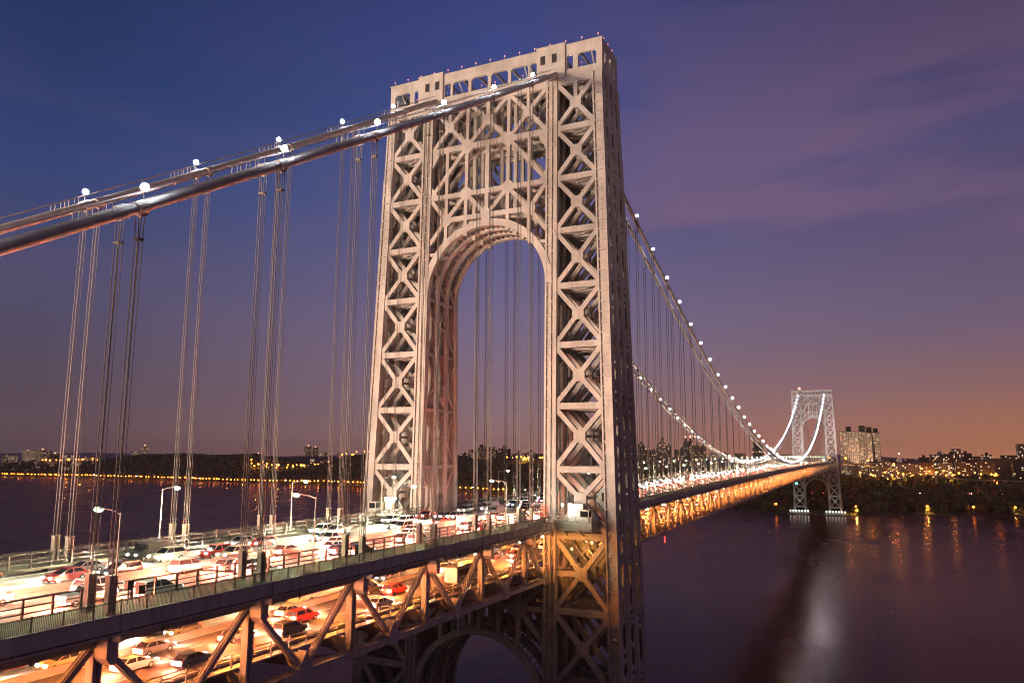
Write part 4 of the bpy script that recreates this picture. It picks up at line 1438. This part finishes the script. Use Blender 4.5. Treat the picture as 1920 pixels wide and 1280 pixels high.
while np_ < 285:
    y = rt.uniform(-330, 120)
    tt = rt.choice([rt.uniform(8, 60), rt.uniform(30, 190)])
    x = interp(SHORE, y) + tt
    if 1040 < x < 1090 and abs(y) < 45: continue
    if 22 < tt < 31: continue
    c = rt.choices(range(4), [.35, .3, .15, .2])[0]
    place_tree(x, y, rt.randrange(7), c, rt.uniform(.75, 1.2), '%s leafy tree in the wooded bank by the distant tower' % NAMES[c], '%s trees on the bank by the distant tower' % NAMES[c])
    np_ += 1
# woods that read as a mass
def woods(name, area, count_, label, hide=lambda x, y: False, smin=3.0, smax=5.5):
    mb = MB()
    k = 0
    while k < count_:
        y = rt.uniform(*area[0]); tt = rt.uniform(*area[1])
        x = interp(SHORE, y) + tt
        if hide(x, y): continue
        k += 1
        z = ground(x, y)
        r0 = rt.uniform(smin, smax)
        mi = rt.choices(range(4), [.34, .2, .08, .38])[0]
        b0 = len(mb.v)
        mb.ball((x, y, z + r0 * 1.05), r0, 6, 4, mi, sz=1.2)
        for q in range(b0, len(mb.v)):
            vv = mb.v[q]; mb.v[q] = tuple(cc + rt.uniform(-.28, .28) * r0 for cc in vv)
        leafcluster(mb, (x, y, z + r0 * 1.3), r0 * 1.25, 9, r0 * .22, rt, mi)
    tag(mb.build(name, LEAF), label, 'woodland', kind='stuff')
woods('bank_woodland', ((-700, 420), (10, 205)), 2300, 'dark woods covering the slope on both sides of the distant tower', lambda x, y: 1040 < x < 1095 and abs(y) < 45)
woods('park_woodland', ((400, 1500), (14, 360)), 3600, 'dark wooded hill seen behind the big tower', smin=4, smax=7)
woods('hill_woodland', ((1500, 2900), (14, 380)), 3600, 'low dark wooded hills on the far shore at the left', lambda x, y: (y > 2340 and x - interp(SHORE, y) > 70 and rt.random() < .8) or (1400 < y < 1680 and x - interp(SHORE, y) > 150 and rt.random() < .85), smin=3.5, smax=7)

# ------------------------------------------------------------------ far parkways
PARK = mat('parkway_asphalt', (.10, .09, .085), .9)
def ribbon(mb, y0, y1, tt, w, lift, step=40):
    y = y0
    prev = None
    while y <= y1:
        x = interp(SHORE, y) + tt
        z = max(interp(PROF, tt) * interp(HILL, y), 3.) + lift
        cur = [(x - w / 2, y, z), (x + w / 2, y, z), (x + w / 2, y, z - 5), (x - w / 2, y, z - 5)]
        if prev: mb.add(prev + cur, [(0, 1, 5, 4), (1, 2, 6, 5), (3, 0, 4, 7)])
        prev = cur
        y += step
mb = MB(); ribbon(mb, 420, 2500, 34, 14, 3.0); tag(mb.build('parkway_road', PARK), kind='structure')
mb = MB(); ribbon(mb, -900, 60, 112, 12, 2.4, 20); tag(mb.build('hillside_road', PARK), kind='structure')
mb = MB()
def far_lights(y0, y1, tt, lift, n, mis):
    for k in range(n):
        y = rt.uniform(y0, y1)
        x = interp(SHORE, y) + tt + rt.uniform(-3, 3)
        z = max(interp(PROF, tt) * interp(HILL, y), 3.) + lift
        mb.box(x - .85, x + .85, y - 2.2, y + 2.2, z + .3, z + 1.4, 0)
        mi = rt.choice(mis)
        for dx in (-.6, .6): mb.box(x + dx - .3, x + dx + .3, y - 2.45, y - 2.21, z + .5, z + 1.0, mi)
        for dx in (-.88, .88): mb.box(x + dx - .03, x + dx + .03, y - 2.2, y - 1.7, z + .5, z + .95, mi)
far_lights(1130, 2300, 34, 3.0, 260, [1])
far_lights(420, 1130, 34, 3.0, 90, [1, 1, 2])
far_lights(-700, 60, 112, 2.4, 100, [1, 2, 2, 2])
tag(mb.build('parkway_traffic', [PAINTS['silver'], HEAD, TAIL]), 'thin line of lit traffic along the far shore roads', 'traffic', kind='stuff')

# ------------------------------------------------------------------ far lamps
pl = MB(); pl.tube([(0, 0, -1), (0, 0, 7.5)], .12, 5, 0); pl.tube([(0, 0, 7.4), (-1.2, 0, 7.7)], .07, 4, 0); pl.ball((-1.2, 0, 7.8), 1.35, 7, 5, 1)
FARL = pl.mesh('shore_lamp', [GALV, SODIUM_FAR])
pl = MB(); pl.tube([(0, 0, -1), (0, 0, 23)], .2, 5, 0); pl.tube([(0, 0, 22.9), (-1.2, 0, 23.2)], .07, 4, 0); pl.ball((-1.2, 0, 23.2), 1.7, 7, 5, 1)
FARH = pl.mesh('hill_lamp', [GALV, SODIUM_FAR])
pl = MB(); pl.tube([(0, 0, -1), (0, 0, 7.5)], .12, 5, 0); pl.ball((0, 0, 7.8), .7, 7, 5, 1)
FARW = pl.mesh('shore_lamp', [GALV, MERC])
def shore_lamp(x, y, lift, label, group, me=None, sc=1.):
    o = link('shore_lamp', me or FARL, None, (x, y, max(ground(x, y), 1.) + lift))
    o.scale = (sc, sc, 1)
    return tag(o, label, 'street lamp', group)
y = 640.
k = 0
while y < 2680:
    k += 1
    x = interp(SHORE, y) + rt.uniform(6, 11)
    shore_lamp(x, y, 0, '%s orange lamp counted leftward along the waterfront, starting at the big tower' % nth(k), 'orange lamps along the far waterfront', sc=rt.uniform(.7, 1.6))
    if k % 4 == 0: lamp_light('lamp_glow', (x + 1, y, 8.5), 'POINT', 3800, (1, .40, .07), .4)
    y += rt.uniform(9, 22)
for k, (px_, py_, tt) in enumerate([(1570, 60, 20), (0, -52, 22), (0, -147, 14), (0, -208, 14), (0, -263, 12)]):
    y = py_
    shore_lamp(interp(SHORE, y) + tt, y, 1., '%s orange lamp along the waterside below the woods, counted from the distant tower' % nth(k + 1), 'orange lamps by the water near the distant tower', sc=1.3)
for k in range(46):
    y = rt.uniform(-320, -30)
    tt = rt.uniform(188, 330)
    x = interp(SHORE, y) + tt
    o = shore_lamp(x, y, 3., 'orange street lamp among the low buildings above the wooded bank', 'orange street lamps above the wooded bank', sc=rt.uniform(.7, 1.4))
    if k % 4 == 0: lamp_light('lamp_glow', (x - 2, y, ground(x, y) + 6), 'POINT', 16000, (1, .42, .08), .6)
for k in range(70):
    y = rt.choice([rt.uniform(1120, 1330), rt.uniform(1400, 1700), rt.uniform(1400, 1700), rt.uniform(2340, 2800), rt.uniform(560, 760)])
    tt = rt.uniform(150, 260)
    x = interp(SHORE, y) + tt
    shore_lamp(x, y, 0., 'orange street lamp on the wooded hill across the river', 'orange street lamps on the wooded hills', me=FARH, sc=rt.uniform(.8, 1.5))
    if k % 4 == 0: lamp_light('lamp_glow', (x - 4, y, ground(x, y) + 21), 'POINT', 30000, (1, .40, .07), .6)
for y, tt in ((-40, 215), (-62, 225), (-98, 190), (-104, 195), (30, 205)):
    lamp_light('lamp_glow', (interp(SHORE, y) + tt, y, ground(interp(SHORE, y) + tt, y) + 6), 'POINT', 30000, (1, .45, .10), .8)
for y in (-52, -147, -263):
    lamp_light('lamp_glow', (interp(SHORE, y) + 12, y, 8), 'POINT', 16000, (1, .42, .08), .6)

# ------------------------------------------------------------------ far buildings
def facade(name, base, lit, cx_, cz_, warm=(1, .50, .17), strength=4.5):
    M = mat(name, base, .85)
    t = M.node_tree
    b = t.nodes['Principled BSDF']
    g = N(t, 'ShaderNodeNewGeometry')
    co = N(t, 'ShaderNodeTexCoord')
    sp = N(t, 'ShaderNodeSeparateXYZ'); t.links.new(co.outputs['Object'], sp.inputs[0])
    hsum = maths(t, 'ADD', sp.outputs[0], sp.outputs[1])
    u = maths(t, 'DIVIDE', hsum, cx_)
    w = maths(t, 'DIVIDE', sp.outputs[2], cz_)
    fu, fw = maths(t, 'FRACT', u), maths(t, 'FRACT', w)
    oi = N(t, 'ShaderNodeObjectInfo')
    cell = N(t, 'ShaderNodeCombineXYZ')
    t.links.new(maths(t, 'FLOOR', u), cell.inputs[0]); t.links.new(maths(t, 'FLOOR', w), cell.inputs[1])
    t.links.new(maths(t, 'MULTIPLY', oi.outputs['Random'], 91.7), cell.inputs[2])
    wn = N(t, 'ShaderNodeTexWhiteNoise'); t.links.new(cell.outputs[0], wn.inputs[0])
    inu = maths(t, 'MULTIPLY', maths(t, 'GREATER_THAN', fu, .22), maths(t, 'LESS_THAN', fu, .78))
    inw = maths(t, 'MULTIPLY', maths(t, 'GREATER_THAN', fw, .25), maths(t, 'LESS_THAN', fw, .8))
    nrm = N(t, 'ShaderNodeSeparateXYZ'); t.links.new(g.outputs['Normal'], nrm.inputs[0])
    side_ = maths(t, 'LESS_THAN', maths(t, 'ABSOLUTE', nrm.outputs[2]), .5)
    win = maths(t, 'MULTIPLY', maths(t, 'MULTIPLY', inu, inw), side_)
    on = maths(t, 'MULTIPLY', win, maths(t, 'LESS_THAN', wn.outputs[0], lit))
    t.links.new(mixc(t, win, (*base, 1), (.03, .03, .035, 1)), b.inputs['Base Color'])
    wc = N(t, 'ShaderNodeSeparateColor'); t.links.new(wn.outputs[1], wc.inputs[0])
    t.links.new(mixc(t, wc.outputs[1], (*warm, 1), (1, .85, .62, 1)), b.inputs['Emission Color'])
    t.links.new(maths(t, 'MULTIPLY', on, maths(t, 'MULTIPLY_ADD', wc.outputs[0], strength, strength * .25)), b.inputs['Emission Strength'])
    return M
FAC = [facade('brick_facade', (.16, .09, .07), .16, 3.4, 3.2), facade('pale_facade', (.36, .31, .27), .24, 3.6, 3.1), facade('dark_facade', (.07, .055, .055), .09, 3.8, 3.3), facade('tan_facade', (.24, .18, .13), .19, 3.2, 3.0)]
TOWERF = facade('apartment_facade', (.46, .40, .35), .30, 3.6, 3.0, strength=3.)
ROOF = mat('roof_tar', (.05, .045, .045), .9)
def building(name, label, x, y, w, dp, ztop, zbase, fm, cat='building', tank=None, group=None, rz=0., setback=False, beacon=False):
    t = thing(name, label, cat, (x, y, zbase), rz, group)
    h = ztop - zbase
    b = MB(); b.box(-dp / 2, dp / 2, -w / 2, w / 2, 0, h)
    if setback: b.box(-dp * .3, dp * .3, -w * .3, w * .3, h, h + 6)
    b.build('wall', fm, t)
    r_ = MB()
    for a0, a1, b0, b1 in ((-dp / 2 - .2, dp / 2 + .2, -w / 2 - .2, -w / 2 + .3), (-dp / 2 - .2, dp / 2 + .2, w / 2 - .3, w / 2 + .2), (-dp / 2 - .2, -dp / 2 + .3, -w / 2 + .31, w / 2 - .31), (dp / 2 - .3, dp / 2 + .2, -w / 2 + .31, w / 2 - .31)):
        r_.box(a0, a1, b0, b1, h - .3, h + 1.)
    r_.build('parapet', ROOF, t)
    if tank:
        k = MB()
        k.box(-tank / 2, tank / 2, -tank / 2, tank / 2, h + .05 + (6 if setback else 0), h + tank * 1.1 + (6 if setback else 0))
        k.build('roof_house', ROOF if tank > 6 else BARK, t)
    if beacon:
        k = MB(); zt = h + (tank or 0) * 1.1 + (6 if setback else 0)
        k.tube([(0, 0, zt), (0, 0, zt + 4)], .2, 5, 0); k.ball((0, 0, zt + 4.6), .9, 7, 5, 1); k.build('roof_beacon', [GALV, BEACON], t)
    return t
def bearing(px): return cf + (px - 960) / 1410. * cr + (210 / 1410.) * 0 * cu
def site(px, X):      # y of a building standing at depth X in the direction seen at column px on the skyline
    dvec = cf + (px - 960) / 1410. * cr - (850 - 640) / 1410. * cu
    k = (X - CAM.x) / dvec.x
    return CAM.y + dvec.y * k
def ztop_at(px, py, X):
    dvec = cf + (px - 960) / 1410. * cr - (py - 640) / 1410. * cu
    return CAM.z + dvec.z * (X - CAM.x) / dvec.x
def skyline(name, label, p0, p1, py, X, fm, dp=None, **k):
    y0, y1 = site(p1, X), site(p0, X)
    w = abs(y1 - y0)
    y = (y0 + y1) / 2
    return building(name, label, X + (dp or w * .7) / 2, y, w, dp or w * .7, ztop_at((p0 + p1) / 2, py, X), ground(X, y) - 4, fm, **k)
lamp_light('facade_fill', (1490, -62, 66), 'SPOT', 3.2e5, (1, .62, .36), 1.5, (1575, -62, 112), 70, .6)  # added fill on the apartment fronts, standing in for city glow
GA = 'four tall apartment towers beyond the distant tower'
for k, (p0, p1, py, X, tk, lab) in enumerate([(1575, 1611, 809, 1560, 10, 'widest pale apartment tower of the four, at the left'), (1612, 1625, 809, 1600, 12, 'narrow apartment tower second from left in the cluster of four'),
                                     (1627, 1636, 811, 1570, 11, 'slim apartment tower third in the cluster of four'), (1637, 1651, 811, 1590, 9, 'apartment tower at the right end of the cluster of four')]):
    t = skyline('apartment_tower', lab + ' beyond the bridge', p0, p1, py, X, TOWERF, tank=tk, group=GA, dp=26)
    fin = MB()
    h = ztop_at((p0 + p1) / 2, py, X) - (ground(X, site(p0, X)) - 4)
    w = abs(site(p0, X) - site(p1, X))
    for q in range(int(w / 7) + 1):
        yq = -w / 2 + q * w / max(1, int(w / 7))
        fin.box(-13.9, -13.02, yq - .5, yq + .5, 0, h + .5)
    fin.build('pilaster', CONCRETE, t)
# skyline seen past the big tower
for k, (p0, p1, py, X, f_, tk, sb) in enumerate([(1196, 1207, 832, 1900, 2, 6, 0), (1208, 1219, 841, 1750, 0, 0, 0), (1221, 1229, 845, 1800, 3, 5, 0), (1231, 1239, 834, 1950, 2, 5, 0), (1236, 1247, 830, 1850, 0, 7, 1), (1249, 1258, 835, 1900, 2, 5, 0),
        (1264, 1272, 843, 1800, 0, 0, 0), (1275, 1283, 840, 1950, 2, 4, 0), (1281, 1291, 831, 1850, 2, 6, 1), (1289, 1300, 829, 1950, 0, 5, 1), (1301, 1312, 836, 1800, 0, 5, 0), (1313, 1323, 838, 1900, 2, 6, 0), (1330, 1345, 850, 1750, 1, 0, 0), (1350, 1366, 851, 1800, 2, 5, 0), (1376, 1396, 850, 1850, 3, 0, 0), (1411, 1430, 829, 1800, 2, 0, 0), (1436, 1452, 852, 1750, 1, 0, 0), (1462, 1484, 853, 1700, 0, 0, 0)]):
    skyline('apartment_block', '%s building of the skyline between the two towers, counted rightward from the big tower' % nth(k + 1), p0, p1, py, X, FAC[f_], tank=tk or None, setback=bool(sb), beacon=k in (8, 9), group='skyline blocks between the two towers')
# skyline seen through the arch
for k, (p0, p1, py, X, f_, tk, sb) in enumerate([(863, 876, 851, 1800, 2, 5, 0), (879, 892, 843, 1750, 0, 0, 0), (893, 907, 839, 1800, 3, 8, 0), (907, 924, 838, 1850, 0, 0, 0), (925, 932, 845, 1900, 2, 5, 0), (934, 944, 841, 1750, 0, 0, 0), (941, 948, 837, 1850, 3, 4, 0), (947, 955, 841, 1800, 2, 0, 0), (957, 966, 851, 1850, 0, 0, 0), (967, 973, 846, 1950, 2, 4, 0), (978, 990, 850, 1750, 0, 0, 0), (987, 1001, 848, 1850, 1, 7, 0), (1003, 1012, 851, 1800, 2, 0, 0), (1013, 1029, 851, 1850, 0, 0, 0)]):
    skyline('apartment_block', '%s building from the left in the skyline seen through the arch of the big tower' % nth(k + 1), p0, p1, py, X, FAC[f_], tank=tk or None, setback=bool(sb), group='skyline blocks seen through the arch')
# low blocks on the terrace at the right
specs = [(1658, 1690, 860, 1480, 2), (1668, 1720, 868, 1400, 1), (1694, 1712, 861, 1520, 0), (1722, 1742, 858, 1550, 2), (1716, 1752, 867, 1420, 0), (1744, 1768, 853, 1560, 3), (1758, 1784, 866, 1450, 1), (1770, 1798, 851, 1600, 0), (1786, 1802, 842, 1620, 1),
         (1800, 1822, 850, 1640, 2), (1790, 1822, 866, 1430, 0), (1824, 1838, 856, 1560, 0), (1832, 1866, 862, 1400, 2), (1842, 1860, 853, 1660, 1), (1864, 1902, 860, 1380, 2), (1878, 1906, 854, 1600, 0), (1898, 1925, 866, 1350, 2), (1909, 1924, 833, 1600, 3), (1652, 1668, 862, 1420, 3), (1628, 1654, 866, 1440, 1)]
for k, (p0, p1, py, X, f_) in enumerate(sorted(specs)):
    skyline('terrace_block', '%s low block from the left among the buildings above the wooded bank' % nth(k + 1), p0, p1, py, X, FAC[f_], dp=22, tank=5 if k % 3 == 0 else None, group='low blocks above the wooded bank')
t = skyline('domed_church', 'building with a pale dome on a drum among the low blocks above the bank', 1752, 1772, 855, 1600, FAC[1])
p = MB(); hh = ztop_at(1762, 855, 1600) - ground(1600, site(1762, 1600)) + 4
p.tube([(0, 0, hh), (0, 0, hh + 5)], 4.5, 12); p.ball((0, 0, hh + 5), 4.6, 12, 8); p.tube([(0, 0, hh + 9), (0, 0, hh + 14)], .3, 5)
p.build('dome', mat('dome_copper', (.2, .26, .24), .6), t)
t = thing('light_mast', 'brightly lit white mast tower standing above the wooded bank', 'mast', (1430, site(1686, 1430), ground(1430, site(1686, 1430))))
hm_ = ztop_at(1686, 851, 1430) - ground(1430, site(1686, 1430))
p = MB(); p.box(-3, 3, -4, 4, 0, hm_ - 7); p.tube([(0, 0, hm_ - 7), (0, 0, hm_)], .5, 6); p.build('shaft', WHITE, t)
p = MB(); p.ball((0, 0, hm_ + .8), 1.3, 8, 6); p.build('lamp', MERC, t)
lamp_light('mast_glow', (8, 0, hm_ * .6), 'POINT', 6000, (1, .92, .7), .5, parent=t)
# far left: towers and houses
for k, (p0, p1, py, X, f_, bc) in enumerate([(4, 12, 851, 1900, 3, 0), (15, 24, 853, 1800, 1, 0), (42, 52, 845, 2000, 1, 1), (62, 79, 844, 1950, 3, 1), (56, 62, 850, 2050, 2, 0), (94, 103, 851, 2000, 2, 1), (120, 129, 852, 1900, 1, 0), (160, 176, 855, 1800, 3, 0), (246, 254, 847, 2600, 1, 0), (256, 263, 850, 2650, 1, 0), (263, 271, 838, 2700, 1, 1),
        (376, 384, 850, 2800, 2, 0), (383, 393, 850, 2750, 1, 0), (470, 476, 850, 2500, 3, 0), (478, 486, 851, 2200, 2, 1), (570, 579, 837, 2400, 3, 1), (586, 593, 839, 2450, 0, 1), (597, 611, 847, 2300, 1, 0), (632, 640, 848, 2200, 1, 0)]):
    skyline('apartment_block', '%s lit block from the left on the far skyline left of the big tower' % nth(k + 1), p0, p1, py, X, FAC[f_], beacon=bool(bc), group='lit blocks on the far left skyline', setback=k == 10)
for k in range(95):
    y = rt.uniform(2330, 3100) if k < 50 else rt.uniform(1390, 1700)
    tt = rt.uniform(60, 460) if k < 50 else rt.uniform(200, 900)
    x = interp(SHORE, y) + tt
    w = rt.uniform(12, 26)
    t = building('hillside_house', 'low lit house on the slope at the far left shore' if k < 50 else 'low lit house in the dip between the wooded hills', x, y, w, w * .7, ground(x, y) + rt.uniform(7, 16), ground(x, y) - 2, FAC[rt.randrange(4)], group='low houses on the far left slope' if k < 50 else 'low houses in the dip between the hills')

# curving ramp viaduct on the far shore, lit by sodium lamps
VP = [(1150, -6, 74), (1200, -22, 73.5), (1240, -52, 71), (1268, -88, 66), (1290, -130, 59), (1304, -172, 52), (1312, -215, 46.5), (1318, -300, 45)]
t = thing('ramp_viaduct', 'lit curving ramp viaduct descending to the right beyond the distant tower', 'viaduct', (0, 0, 0))
p, q_ = MB(), MB()
for a, b in zip(VP, VP[1:]):
    p.beam(a, b, 11, 1.1)
    dx, dy = b[0] - a[0], b[1] - a[1]
    L = math.hypot(dx, dy)
    for sg in (-1, 1):
        o = Vector((-dy / L, dx / L, 0)) * 5.4 * sg + Vector((0, 0, 1.0))
        q_.beam(Vector(a) + o, Vector(b) + o, .3, .9)
p.build('deck', CONCRETE, t)
q_.build('parapet', CONCRETE, t)
for a in VP[1:-1]:
    p = MB(); p.box(a[0] - 1, a[0] + 1, a[1] - 2.5, a[1] + 2.5, 8, a[2] - .5); p.build('pier', CONCRETE, t)
for k, (a, b) in enumerate(zip(VP, VP[1:])):
    c = Vector(a).lerp(Vector(b), .5)
    o = link('shore_lamp', FARL, None, (c.x + 4.4, c.y, c.z + 1.4))
    o.scale = (1.3, 1.3, 1)
    tag(o, '%s orange lamp along the ramp viaduct counted from the bridge' % nth(k + 1), 'street lamp', 'orange lamps on the ramp viaduct')
    lamp_light('lamp_glow', (c.x - 10, c.y, c.z - 3), 'POINT', 6500, (1, .40, .07), .5)  # added light below the deck, away from the lamp, to brighten the trees

# ================================================================== AIR
hz = MB().box(-3100, 7700, -6200, 9200, -8, 196)
M = bpy.data.materials.new('haze_air')
M.use_nodes = True
tt_ = M.node_tree
tt_.nodes.remove(tt_.nodes['Principled BSDF'])
pv = N(tt_, 'ShaderNodeVolumePrincipled')
pv.inputs['Color'].default_value = (.80, .70, .72, 1)
pv.inputs['Density'].default_value = 4e-5
pv.inputs['Anisotropy'].default_value = .2
tt_.links.new(pv.outputs[0], tt_.nodes['Material Output'].inputs['Volume'])
tag(hz.build('haze', M), kind='stuff')
